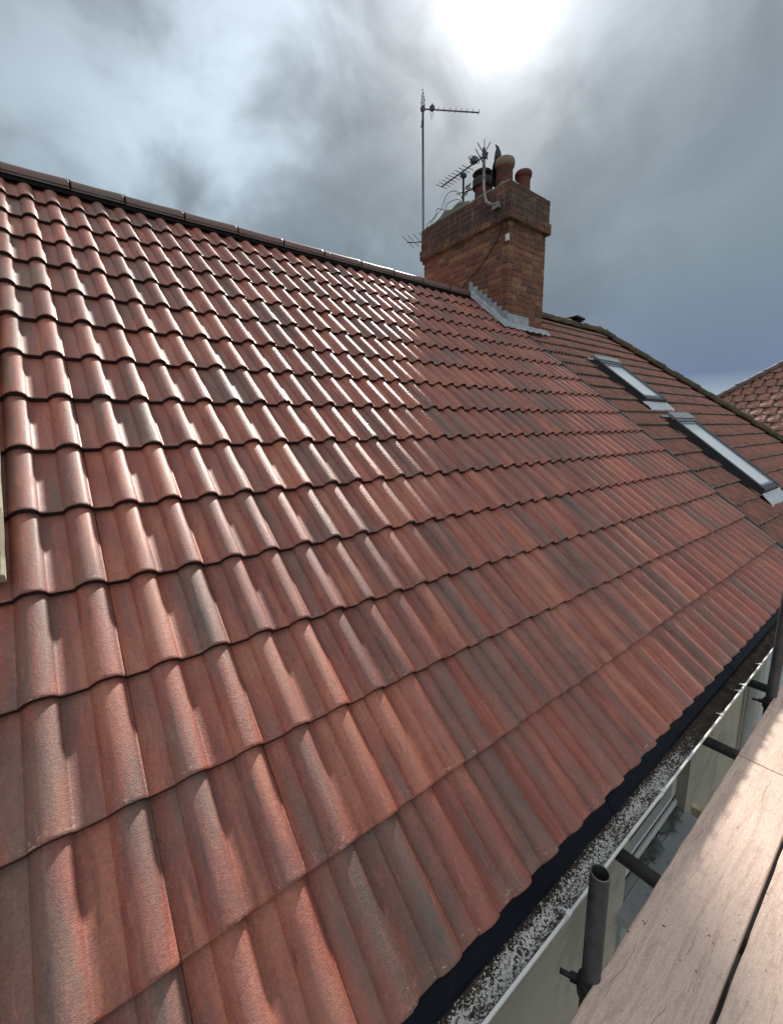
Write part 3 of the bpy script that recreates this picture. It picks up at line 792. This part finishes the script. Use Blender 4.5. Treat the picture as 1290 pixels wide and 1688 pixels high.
# downpipe of the gutter
dp = MB()
dp.tube([(4.66, WY-.05, -.30), (4.66, WY-.05, -5.25)], .034, 16)
dp.tube([(4.60, GY, GZ-.05), (4.60, GY, GZ-.10), (4.66, WY-.05, -.27), (4.66, WY-.05, -.32)], .034, 16)
for z in (-.6, -2.2, -3.8): dp.box((4.66, WY-.02, z), (.11, .05, .03), 0, None, .003)
dp.build('downpipe', M_UPVC, house)
cb = MB(); cb.tube([(4.76, WY-.012, -.25), (4.765, WY-.012, -2.0), (4.76, WY-.012, -5.2)], .010, 8); cb.build('wall_cable', M_WIRE, house)

# ================================================================== neighbour
nb = thing('attached_neighbour_house', 'adjoining house with old mossy brown tiles, two roof windows and a hipped end', 'house')
NX0 = 5.545; HX, HK = 11.75, .714
def hipx(y): return HX-HK*y
GN = .271; NO = -.034
def nprof():
    P = []
    for k in range(3):
        b = k*.095
        P += [(b+.001, .000), (b+.020, .000), (b+.040, .001), (b+.046, .010), (b+.054, .020), (b+.063, .0235), (b+.072, .020), (b+.080, .009), (b+.086, .001)]
    return P+[(.2845, .0), (.285, -.004)]
NPF = nprof()
S1 = (6.60, 7.33, 2.64, 3.68); S2 = (6.62, 7.35, .83, 2.28)
nm = MB()
for k in range(19):
    u0 = -.002+GN*k; top = min(GN+.03, UR-.04-u0)
    if top < .05: continue
    x = NX0-(.143 if k % 2 else 0)
    while x < hipx(u0*CP):
        r = rr3(); dz = random.uniform(-.003, .003); rz = random.uniform(-.008, .008); dv = random.uniform(-.005, .005); sd_ = random.random()*50
        vs = [(0.001, -.025), (0, -.004), (.003, 0), (GN*.5, 0), (top, 0)]
        rows = []
        for (v, dh) in vs:
            row = []
            for (dx, h) in NPF:
                e = .0035*noise.noise(Vector((dx*70, sd_, 0))) if v < .01 else 0
                xx = max(x+dx-rz*v, NX0); 
                yy = (u0+v)*CP
                xx = min(xx, hipx(yy)+.02)
                row.append(nm.vert(T(xx, u0+v+dv+e+rz*dx, NO+h-.020-.027*v/GN+dh+dz), (dx, v, h), r))
            rows.append(row)
        for q, (a, b) in enumerate(zip(rows, rows[1:])):
            for i in range(len(a)-1): nm.face((a[i], a[i+1], b[i+1], b[i]), 2 if q < 1 else 0, q >= 2)
        x += .2855
# rear slope and hip end, coarse rows
def slope_rows(mb, Tf, xa, xb, gauge, nrow, wave, hgt, mi=0, step=.0145, rnd=True):
    for k in range(nrow):
        u0 = k*gauge
        for j in range(1):
            rows = []
            lo, hi = xa(u0), xb(u0)
            if hi-lo < .05: continue
            n = max(2, int((hi-lo)/wave)*4)
            r = None
            for (v, dh) in ((0, -.014), (.001, 0), (gauge+.02, 0)):
                l2, h2 = xa(u0+v), xb(u0+v)
                row = []
                for i in range(n+1):
                    x = lo+(hi-lo)*i/n; xx = min(max(x, l2), h2)
                    h = hgt*(math.sin(PI*(x % wave)/wave)**2)
                    rs_ = random.Random(int(x/wave)*31+k*977); rc = (rs_.random(), rs_.random(), rs_.random())
                    row.append(mb.vert(Tf(xx, u0+v, h-step*v/gauge+dh), (x % .3, v, h), rc))
                rows.append(row)
            mb.gridi(rows, mi, False)
def TNB(x, u, o=0):
    p = T(x, u, o+NO-.02); return Vector((p.x, 2*YR-p.y, p.z))
fl0 = len(nm.f)
slope_rows(nm, TNB, lambda u: NX0, lambda u: hipx(u*CP), GN, 19, .0835, .02)
for i in range(fl0, len(nm.f)): nm.f[i] = nm.f[i][::-1]
# hip end: plane through the eaves at x=HX and the ridge end
RXE = hipx(YR)
hl = math.hypot(HX-RXE, ZR); hc, hs = (HX-RXE)/hl, ZR/hl
def TH(y, u, o=0): return Vector((HX-u*hc+o*hs, y, u*hs+o*hc-.05))
slope_rows(nm, TH, lambda u: YR*u/hl, lambda u: 2*YR-YR*u/hl, GN, int(hl/GN)+1, .0835, .02)
# underlay
nm.grid([[T(NX0, .03, -.10), T(hipx(.03), .03, -.10)], [T(NX0, UR-.08, -.10), T(RXE, UR-.08, -.10)]], 1, False)
M_OLDEND = simple('mossy dark tile end', (.028, .022, .015), .95, var=.5, scale=40, bs=.8, bd=.004)
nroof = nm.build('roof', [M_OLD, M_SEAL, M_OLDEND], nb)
# lead strip between the two roofs
vs_ = MB(); rows = []
for i in range(80):
    u = .02+(UR-.20)*i/79
    wv = lambda a: .004*noise.noise(Vector((u*6, a, 3)))
    rows.append([T(5.40, u, -.05), T(5.455, u, -.052+wv(1)), T(5.485, u, -.040+wv(2)), T(5.492, u, -.022+wv(3)), T(5.508, u, -.018+wv(4)), T(5.516, u, -.036+wv(5)), T(5.56, u, -.044+wv(6))])
vs_.grid(rows, 0, False)
vs_.build('bonding_gutter', M_DLEAD, nroof)
# dark weathered underside of tiles near the strip is real shade; ridge + hips
rx = 6.08; k = 0
while rx < RXE+.05:
    zz = ZR-.10+.012*noise.noise(Vector((rx*2, 0, 0)))
    ridge_tile(rx, rx+.44, YR+.01*noise.noise(Vector((rx, 3, 3))), zz, M_HIP, nroof, r=.115, hgt=.10, wob=.14, seed=rx); rx += .435; k += 1
A0 = Vector((HX+.05, -.03, -.06)); B0 = Vector((RXE, YR, ZR-.03))
def hips(A, B, parent, mt, r=.10, hgt=.085, ln=.38, name='hip_tile', back=False):
    L = (B-A).length; n = int(L/ln); d = (B-A)/L
    side = d.cross(Vector((0, 0, 1))).normalized(); up = side.cross(d).normalized()
    for q in range(n+1):
        a = A+d*(q*L/(n+1)); b = A+d*((q+1)*L/(n+1)+.015)
        jt = up*(.010*noise.noise(Vector((q*1.7, A.y, 0))))-up*.015
        ridge_tile(0, 0, 0, 0, mt, parent, r=r, hgt=hgt, name=name, wob=.16, ax=(a+jt+up*.012, b+jt-up*.006, side, up), seed=q*3.1+A.y)
hips(A0, B0, nroof, M_HIP)
hips(Vector((HX+.05, 2*YR+.03, -.06)), B0, nroof, M_HIP)
# roof windows
def skylight(s, blind_h):
    x0, x1, u0, u1 = s
    H = .036
    root = MB()
    zb = -.07
    # side upstand and cladding
    for (xa, xb) in ((x0, x0+.062), (x1-.062, x1)):
        for (o0, o1, ins) in ((zb, H-.020, 0.004), (H-.018, H, 0.0)):
            sg = 1 if xa == x0 else -1
            a, b = (xa+ins*sg, xb) if sg > 0 else (xa, xb-ins)
            cs = [(a, u0+.03, o0), (b, u0+.03, o0), (b, u1-.03, o0), (a, u1-.03, o0)]
            ids = [root.vert(T(x, u, o)) for (x, u, o) in cs]+[root.vert(T(x, u, o1)) for (x, u, o) in cs]
            for q in ((0, 3, 2, 1), (4, 5, 6, 7), (0, 1, 5, 4), (1, 2, 6, 5), (2, 3, 7, 6), (3, 0, 4, 7)): root.face([ids[i] for i in q], 0)
    def slab(mb, xa, xb, ua, ub, oa, ob, m=0):
        cs = [(xa, ua), (xb, ua), (xb, ub), (xa, ub)]
        ids = [mb.vert(T(x, u, oa)) for x, u in cs]+[mb.vert(T(x, u, ob)) for x, u in cs]
        for q in ((0, 3, 2, 1), (4, 5, 6, 7), (0, 1, 5, 4), (1, 2, 6, 5), (2, 3, 7, 6), (3, 0, 4, 7)): mb.face([ids[i] for i in q], m)
    slab(root, x0+.003, x1-.003, u0, u0+.055, zb, H-.030, 0)
    slab(root, x0+.010, x1-.010, u0+.008, u0+.075, H-.028, H-.006, 0)
    slab(root, x0+.05, x1-.05, u1-.15, u1-.03, zb, H-.012, 0)
    # outer flashing channel at the sides
    for (xa, xb) in ((x0-.03, x0-.004), (x1+.004, x1+.05)): slab(root, xa, xb, u0, u1, NO-.05, NO-.012, 0)
    w_ = root.build('roof_window', M_FRAME, nb)
    hd_ = MB(); slab(hd_, x0-.01, x1+.01, u1-.10, u1+.02, H-.010, H+.022); slab(hd_, x0+.02, x1-.02, u1-.14, u1-.104, H-.012, H+.006)
    slab(hd_, x0-.004, x1+.02, u1+.024, u1+.07, NO-.01, NO+.008)
    hd_.build('hood', M_CAP, w_)
    sh = MB()
    for (xa, xb) in ((x0+.064, x0+.096), (x1-.096, x1-.064)): slab(sh, xa, xb, u0+.077, u1-.152, H-.026, H-.008)
    slab(sh, x0+.098, x1-.098, u0+.077, u0+.105, H-.026, H-.009); slab(sh, x0+.098, x1-.098, u1-.19, u1-.152, H-.026, H-.006)
    sh.build('sash', M_CAP, w_)
    gl_ = MB(); slab(gl_, x0+.098, x1-.098, u0+.107, u1-.192, H-.030, H-.018); gl_.build('glass', M_GLASS, w_)
    ap = MB(); rows = []
    for i in range(40):
        x = x0-.06+(x1-x0+.12)*i/39; row = []
        for j, (du, o_) in enumerate(((-.005, .010), (-.05, .004), (-.11, .0), (-.165, -.008), (-.172, -.020))):
            cr_ = .009*math.sin(x/.0835*2*PI)*(j/3)+.010*noise.noise(Vector((x*45, u0+du*20, 2)))
            row.append(T(x+.01*noise.noise(Vector((x*9, j, 0))), u0+du+.02*noise.noise(Vector((x*7, j*.3, 4)))*(j/3), NO+.012+o_+cr_))
        rows.append(row)
    ap.grid(rows, 0, False)
    ap.build('apron', M_APRON, w_)
    return w_
skylight(S1, 0)
w2 = skylight(S2, 0)
# neighbour walls, fascia, gutter
nw = MB()
wallquad(nw, 5.43, HX-.2, -5.3, -.236, WY+.002)
ids = [nw.vert(p) for p in ((HX-.2, WY, -5.3), (HX-.2, 2*YR-WY, -5.3), (HX-.2, 2*YR-WY, -.2), (HX-.2, WY, -.2))]; nw.face(ids)
ids = [nw.vert(p) for p in ((5.43, 2*YR-WY, -5.3), (HX-.2, 2*YR-WY, -5.3), (HX-.2, 2*YR-WY, -.2), (5.43, 2*YR-WY, -.2))]; nw.face(ids[::-1])
nw.build('wall', M_RENDER2, nb)
nf = MB(); nf.box(((5.44+HX)/2, .045, -.14), (HX-5.44, .02, .2)); nf.box(((5.44+HX)/2, .135, -.236), (HX-5.44, .15, .01)); nf.build('fascia', M_UPVC, nb)
ng = MB(); rows = [[(x, y, z-.01) for (y, z) in prof] for x in (5.905, HX+.06)]
ng.gridi([[ng.vert(p) for p in r] for r in rows], 0, False, close=True); ng.build('gutter', M_UPVC, nb)
for wx in (6.3, 9.2):
    f_ = MB(); f_.box((wx+.6, WY-.012, -.95), (1.2, .03, 1.0), 0, None, .004); fo_ = f_.build('window', M_UPVC, nb)
    for q in (.32, .88):
        p_ = MB(); p_.box((wx+q, WY-.031, -.95), (.46, .006, .84)); p_.build('pane', M_PANE, fo_)
# loose capping on the neighbour's ridge
lc = MB(); lc.box((8.05, YR-.02, ZR+.045), (.30, .22, .035), 0, Matrix.Rotation(rad(4), 3, 'Y'), .006); lc.box((8.12, YR-.02, ZR+.015), (.12, .16, .05), 0)
lc.build('ridge_slate', M_DARKM, nroof)

# ================================================================== far house
fh = thing('hipped_house', 'farther house with a hipped roof of shiny red pantiles, at the right edge', 'house')
fm = MB(); FX = 14.0; FZ = -.1; FY0, FY1 = -2.45, 7.05; FMY = (FY0+FY1)/2; FR = (FY1-FY0)/2*1.0/1.093
FT = rad(40)
FL = FR/math.cos(FT)
def TF(y, u, o=0): return Vector((FX+u*math.cos(FT)-o*math.sin(FT), y, FZ+u*math.sin(FT)+o*math.cos(FT)))
gf = .335
for k in range(int(FL/gf)+1):
    u0 = k*gf; hw = lambda u: (FY1-FY0)/2*(1-u/FL)
    y = FMY-hw(u0)
    y = math.floor(y/.30)*.30-(.15 if k % 2 else 0)
    while y < FMY+hw(u0):
        r = rr3(); dz = random.uniform(-.006, .006); tl = random.uniform(-.004, .008); rows = []
        for (v, dh) in ((0, -.022), (.0, -.006), (.01, 0), (gf*.55, -.002), (min(gf+.03, FL-u0), 0)):
            row = []
            w2_ = max(0, hw(min(u0+v, FL)))
            for q in range(13):
                t = q/12
                h = .030*(math.sin(PI*(t*.9+.05))**1.0)*(.6+.4*t)+tl*t if t < .96 else .002
                if t > .8: h = .034*(1-(t-.8)/.2)**.6
                sag = -.012*math.sin(PI*t) if v < .02 else 0
                yy = min(max(y+.30*(1-t), FMY-w2_), FMY+w2_)
                row.append(fm.vert(TF(yy, u0+v+sag, h-.026*v/gf+dh+dz), (t*.3, v, h), r))
            rows.append(row)
        for q, (a, b) in enumerate(zip(rows, rows[1:])):
            for i in range(12): fm.face((a[i], a[i+1], b[i+1], b[i])[::-1] if False else (a[i], a[i+1], b[i+1], b[i]), 0, q >= 2)
        y += .30
APX = Vector((FX+FR, FMY, FZ+FL*math.sin(FT)))
# side slopes, ridge running away
for sg, ye in ((1, FY1), (-1, FY0)):
    q = [(FX, ye, FZ-.03), (FX+14, ye, FZ-.03), (FX+14, FMY, APX.z-.03), tuple(APX-Vector((0, 0, .03)))]
    ids = [fm.vert(p, (0, .2, .01), (.5, .5, .5)) for p in q]; fm.face(ids if sg < 0 else ids[::-1], 0)
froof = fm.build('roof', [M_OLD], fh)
M_FARHIP = simple("grey hip tile", (.12, .115, .11), .7, var=.35, scale=9, bs=.7, bd=.01, dirt=((.20, .17, .13), 5, .5, .6), spec=.1)
hips(Vector((FX-.02, FY1+.02, FZ-.02)), APX, froof, M_FARHIP, r=.13, hgt=.10, ln=.42)
hips(Vector((FX-.02, FY0-.02, FZ-.02)), APX, froof, M_FARHIP, r=.13, hgt=.10, ln=.42)
fw = MB()
ids = [fw.vert(p) for p in ((FX+.3, FY0+.3, -5.3), (FX+.3, FY1-.3, -5.3), (FX+.3, FY1-.3, -.1), (FX+.3, FY0+.3, -.1))]; fw.face(ids[::-1])
ids = [fw.vert(p) for p in ((FX+.3, FY0+.3, -5.3), (FX+13.7, FY0+.3, -5.3), (FX+13.7, FY0+.3, -.1), (FX+.3, FY0+.3, -.1))]; fw.face(ids)
fw.build('wall', M_RENDER, fh)

# ================================================================== aerials
def rod(mb, a, b, r=.004, seg=6): mb.tube([a, b], r, seg)
# tall one
a1 = thing('television_aerial', 'tall aerial on a long thin mast at the left end of the chimney', 'aerial', 'television aerials')
mx_, my_ = 5.25, 5.10
ms = MB(); ms.tube([(mx_, my_, 4.05), (mx_, my_, 5.2), (mx_+.005, my_+.003, 6.33)], .0165, 10)
ms.box((mx_, my_-.03, 4.32), (.06, .10, .05)); ms.box((mx_, my_-.03, 4.12), (.06, .10, .05))
ms.build('mast', M_ALU, a1)
b0_ = Vector((mx_-.03, my_+.02, 6.29)); b1_ = Vector((5.965, 4.572, 6.235))
bm_ = MB(); bm_.tube([b0_, b1_], .010, 8)
bm_.box(tuple(b0_.lerp(b1_, .04)), (.05, .05, .06)); bd = (b1_-b0_).normalized(); sd2 = Vector((-bd.y, bd.x, 0)).normalized()
bm_.build('boom', M_ALU, a1)
el = MB()
for q in range(8):
    c = b0_.lerp(b1_, .30+.69*q/7)
    rod(el, c-sd2*.05-bd*.015+Vector((0, 0, -.055)), c+sd2*.05+bd*.015+Vector((0, 0, .075)), .0048)
c = b0_.lerp(b1_, .20)
el.tube([c+Vector((0, 0, .035))+sd2*.06*math.cos(t)+Vector((0, 0, .03*math.sin(t))) for t in [2*PI*k/12 for k in range(13)]], .006, 6)
el.box(tuple(c+Vector((0, 0, .02))), (.06, .06, .055))
el.tube([c, c+bd*.02-Vector((0, 0, .07)), c-bd*.01-Vector((0, 0, .13)), c-bd*.03-Vector((0, 0, .02))], .004, 6)
el.build('director_rods', M_ALU, a1)
rf = MB(); c = b0_.lerp(b1_, .06)
for s_ in (-1, 1):
    for q in range(4):
        p = c+bd*(-.01*q)+Vector((0, 0, s_*(.03+.045*q)))
        rod(rf, p-sd2*.15, p+sd2*.15, .004)
    for t in (-.12, 0, .12): rod(rf, c+sd2*t+Vector((0, 0, s_*.01)), c+sd2*t+bd*(-.04)+Vector((0, 0, s_*.18)), .004)
rf.build('reflector', M_ALU, a1)
# second aerial on the bent pole
a2 = thing('television_aerial', 'aerial angled down to the left on a pale bent pole before the chimney pots', 'aerial', 'television aerials')
ms = MB()
ms.tube([(5.12, 3.52, 4.295), (5.115, 3.60, 4.33), (5.115, 3.665, 4.385), (5.12, 3.70, 4.47), (5.125, 3.725, 4.60), (5.125, 3.735, 5.06)], .020, 12)
ms.box((5.135, 3.51, 4.28), (.05, .11, .07))
ms.build('mast', M_GALV, a2)
b0_ = Vector((5.12, 3.66, 4.965)); b1_ = Vector((5.19, 4.62, 4.985)); bd = (b1_-b0_).normalized(); sd2 = Vector((bd.y, -bd.x, 0)).normalized()
bm_ = MB(); bm_.tube([b0_, b1_], .010, 8); bm_.box(tuple(b0_.lerp(b1_, .06)), (.05, .06, .07)); bm_.build('boom', M_ALU, a2)
el = MB()
for q in range(9):
    c = b0_.lerp(b1_, .40+.59*q/8); rod(el, c-sd2*.11, c+sd2*.11, .0045)
c = b0_.lerp(b1_, .27)
el.tube([c+sd2*.10*math.cos(t)+Vector((0, 0, .045+.035*math.sin(t))) for t in [2*PI*k/14 for k in range(15)]], .006, 6)
el.box(tuple(c+Vector((0, 0, .035))), (.075, .085, .06))
el.build('director_rods', M_ALU, a2)
rf = MB(); c = b0_.lerp(b1_, .03)
for (p, q) in (((-.16, .02, .09), (.14, .10, .03)), ((-.15, .06, .04), (.15, .16, -.01)), ((-.10, -.05, .12), (.04, .07, -.02)), ((-.02, -.08, .10), (.05, .12, .02)), ((-.13, .0, -.06), (.12, .1, -.10))):
    rod(rf, c+Vector(p), c+Vector(q), .0055)
rf.build('reflector', M_ALU, a2)
# small aerial behind, on a short mast
a3 = thing('television_aerial', 'small short aerial standing between the moss mound and the capped pot', 'aerial', 'television aerials')
ms = MB(); ms.tube([(5.6, 4.548, 4.55), (5.6, 4.55, 5.25)], .016, 8); ms.box((5.58, 4.53, 5.22), (.07, .07, .05)); ms.build('mast', M_DARKM, a3)
b0_ = Vector((5.6, 4.55, 5.00)); b1_ = Vector((5.92, 4.72, 5.22)); bd = (b1_-b0_).normalized()
bm_ = MB(); bm_.tube([b0_, b1_], .012, 8); bm_.build('boom', M_DARKM, a3)
el = MB()
for q in range(6):
    c = b0_.lerp(b1_, .1+.85*q/5); v = Vector((-.10, .07, -.03)); rod(el, c-v, c+v, .006); v = Vector((.03, -.02, .09)); rod(el, c-v, c+v, .005)
el.build('director_rods', M_DARKM, a3)
# low one poking out behind the stack
a4 = thing('television_aerial', 'low aerial poking out behind the left side of the chimney', 'aerial', 'television aerials')
bm_ = MB(); bm_.tube([(6.0, 5.10, 4.77), (6.0, 5.16, 4.80), (6.0, 6.0, 4.875), (6.0, 6.40, 5.00)], .012, 8)
bm_.tube([(6.0, 5.07, 4.3), (6.0, 5.10, 4.85)], .016, 8); bm_.build('boom', M_ALU, a4)
el = MB()
for q in range(5):
    c = Vector((6.0, 5.75+.155*q, 4.86+.03*q)); rod(el, c+Vector((-.13, .02, .09)), c+Vector((.13, -.02, -.07)), .0055)
el.build('director_rods', M_ALU, a4)

# wires
def wire(name, label, pts, r, m=M_WIRE, cat='cable'):
    mb = MB()
    P = [Vector(p) for p in pts]; out = []
    for i in range(len(P)-1):
        p0, p1, p2, p3 = P[max(i-1, 0)], P[i], P[i+1], P[min(i+2, len(P)-1)]
        for q in range(6):
            t = q/6; out.append(.5*((2*p1)+(p2-p0)*t+(2*p0-5*p1+4*p2-p3)*t*t+(3*p1-p0-3*p2+p3)*t**3))
    out.append(P[-1]); mb.tube(out, r, 6)
    o = mb.build(name, m); return tag(o, label, cat)
XF = CX0-.008
wire('aerial_cable', 'thin black cable running diagonally down the left brick face of the chimney', [(5.13, 3.55, 4.27), (XF-.055, 3.50, 4.15), (XF-.012, 3.46, 4.05), (XF-.004, 3.50, 3.93), (XF-.004, 3.66, 3.76), (XF-.003, 3.86, 3.60), (XF-.004, 4.05, 3.52), (XF-.006, 4.16, 3.44)], .0055)
wire('loop_cable', 'black cable loop hanging at the top corner of the brick chimney', [(5.14, 3.50, 4.29), (XF-.06, 3.47, 4.20), (XF-.075, 3.36, 4.10), (XF-.02, 3.345, 4.03), (XF-.012, 3.40, 3.96), (XF-.03, 3.47, 4.05), (XF-.055, 3.50, 4.16)], .006)
tag_o = MB(); tag_o.box((CX0-.016, CY0+.012, 3.855), (.03, .05, .085), 0, None, .004); o = tag_o.build('junction_box', M_UPVC); tag(o, 'small white junction box at the corner of the chimney under the top courses', 'junction box')
wire('loose_wire', 'loose thin wire arching over the mossy mortar on the chimney', [(5.22, 4.90, 4.54), (5.25, 4.86, 4.66), (5.3, 4.74, 4.75), (5.34, 4.66, 4.93), (5.45, 4.60, 5.0), (5.55, 4.55, 4.94), (5.6, 4.54, 4.84)], .0045)
wire('loose_wire', 'lower tangled wire lying along the left top edge of the chimney', [(5.20, 4.98, 4.53), (5.20, 4.92, 4.60), (5.24, 4.80, 4.65), (5.22, 4.74, 4.74), (5.30, 4.66, 4.72), (5.33, 4.62, 4.80), (5.45, 4.5, 4.84), (5.6, 4.5, 4.74)], .0045)

# ================================================================== scaffold
BZ = -.28
def board(name, label, x0, x1, y0, y1, seed, dz=0):
    mb = MB(); n = 90; rows = []
    th = .038
    for i in range(n+1):
        x = x0+(x1-x0)*i/n
        e1 = .0012*noise.noise(Vector((x*7, seed, 0)))+.0012*noise.noise(Vector((x*40, seed, 0))); e2 = .0025*noise.noise(Vector((x*9, seed, 5)))+.0022*max(0, noise.noise(Vector((x*25, seed, 6))))
        row = []
        for (t, z) in ((0, -th), (0, -.003), (.012, 0), (.25, 0), (.5, -.0008), (.75, 0), (.988, 0), (1, -.003), (1, -th)):
            y = y0+(y1-y0)*t+(e1 if t < .1 else (e2 if t > .9 else 0))
            row.append((x, y, BZ+dz+z+.0012*noise.noise(Vector((x*2, seed, t)))))
        rows.append(row)
    mb.grid(rows, 0, False)
    for r, f in ((rows[0], 0), (rows[-1], 1)):
        ids = [mb.vert(p) for p in r]; mb.face(ids if f else ids[::-1], 0)
    o = mb.build(name, M_BOARD); return tag(o, label, 'scaffold board', 'scaffold boards')
board('scaffold_board', 'large bare scaffold board nearest the gutter in the foreground', -1.3, 2.566, -.401, -.168, 1)
board('scaffold_board', 'far scaffold board beyond the end joint, nearest the gutter', 2.572, 6.4, -.401, -.168, 2, .001)
board('scaffold_board', 'scaffold board at the right corner, across the dark gap', -1.3, 3.4, -.645, -.4135, 3, -.001)
board('scaffold_board', 'outer scaffold board beside the corner board, at the platform edge', -1.3, 3.4, -.88, -.658, 4, .0)

def tube_hollow(mb, a, b, r=.0262, t=.0035, seg=28):
    a, b = Vector(a), Vector(b); d = (b-a).normalized()
    x = (Vector((0, 0, 1)) if abs(d.z) < .9 else Vector((1, 0, 0))); x = (x-d*x.dot(d)).normalized(); y = d.cross(x)
    def ring(c, rr): return [mb.vert(c+(x*math.cos(2*PI*q/seg)+y*math.sin(2*PI*q/seg))*rr) for q in range(seg)]
    L = (b-a).length
    r0 = ring(a, r); r1 = ring(a+d*(L*.5), r*1.0); r2 = ring(b-d*.001, r); r3 = ring(b, r-.0008); r4 = ring(b, r-t+.0005); r5 = ring(b-d*.0015, r-t); r6 = ring(b-d*.35, r-t)
    mb.gridi([r0, r1, r2], 0, True, close=True)
    mb.gridi([r2, r3, r4, r5], 1, False, close=True)
    mb.gridi([r5, r6], 0, True, close=True)
def coupler(mb, c, dirv):
    c = Vector(c)
    mb.lathe(c, [(.027, -.026), (.036, -.024), (.036, .024), (.027, .026)], 16, 0)
    d = Vector(dirv).normalized()
    mb.tube([c+d*.028+Vector((0, 0, .008)), c+d*.085+Vector((0, 0, .010))], .0075, 8); mb.box(tuple(c+d*.045+Vector((0, 0, .009))), (.020, .020, .018), 0, d.to_track_quat('X', 'Z').to_matrix())
def standard(label, x, y, ztop, cz, lean=(0, 0)):
    t = thing('scaffold_pole', label, 'scaffold pole', 'upright scaffold poles')
    mb = MB(); tube_hollow(mb, (x-lean[0], y-lean[1], -5.3), (x, y, ztop)); mb.build('tube', [M_STEEL, M_STEELIN], t)
    c = MB(); coupler(c, (x-lean[0]*.06, y-lean[1]*.06, cz), (-.45, .9, 0)); c.build('coupler', M_BLACKPL, t)
standard('short open ended steel scaffold pole rising beside the gutter in the foreground', 1.178, -.152, .085, -.335, (0, 0))
standard('taller steel scaffold pole at the right edge of the picture', 3.30, -.155, 1.35, -.335, (0, 0))
def transom(label, x, y1=.13):
    mb = MB(); tube_hollow(mb, (x, -1.15, BZ-.038-.0275), (x, y1, BZ-.038-.0275)); o = mb.build('scaffold_crossbar', [M_STEEL, M_STEELIN]); tag(o, label, 'scaffold crossbar', 'scaffold crossbars')
transom('dark steel crossbar passing under the board just beyond the short pole', 1.672)
transom('dark steel crossbar half way between the two upright poles and the tall one', 2.660)
transom('far dark steel crossbar right behind the tall pole', 3.50)
lg = MB(); lg.tube([(-1.3, -.212, BZ-.038-.085), (6.4, -.212, BZ-.038-.085)], .0242, 16); o = lg.build('scaffold_ledger', M_STEEL); tag(o, 'long steel ledger tube running under the scaffold boards', 'scaffold ledger')
wb = MB(); wb.box((2.12, -.150, -.335), (.035, .06, .045), 0, None, .003); o = wb.build('timber_offcut', M_TIMBER); tag(o, 'small brown timber offcut wedged under the board edge', 'timber offcut')

# ---- old plank lying on the tiles at the left
pk = MB(); rows = []
for i in range(40):
    u = 1.395+2.4*i/39; e = .002*noise.noise(Vector((u*20, 0, 0)))
    rows.append([T(-.30, u, .002), T(-.30, u, .036), T(-.052+e-.004*(i/39), u, .038), T(-.046+e-.004*(i/39), u, .034), T(-.046+e-.004*(i/39), u, .018), T(-.047+e-.004*(i/39), u, .002)])
pk.grid(rows, 0, False, flip=False)
ids = [pk.vert(p) for p in rows[0]]; pk.face(ids); ids = [pk.vert(p) for p in rows[-1]]; pk.face(ids[::-1])
o = pk.build('timber_plank', M_TIMBER); tag(o, 'weathered timber plank lying up the tiles at the left edge', 'plank')
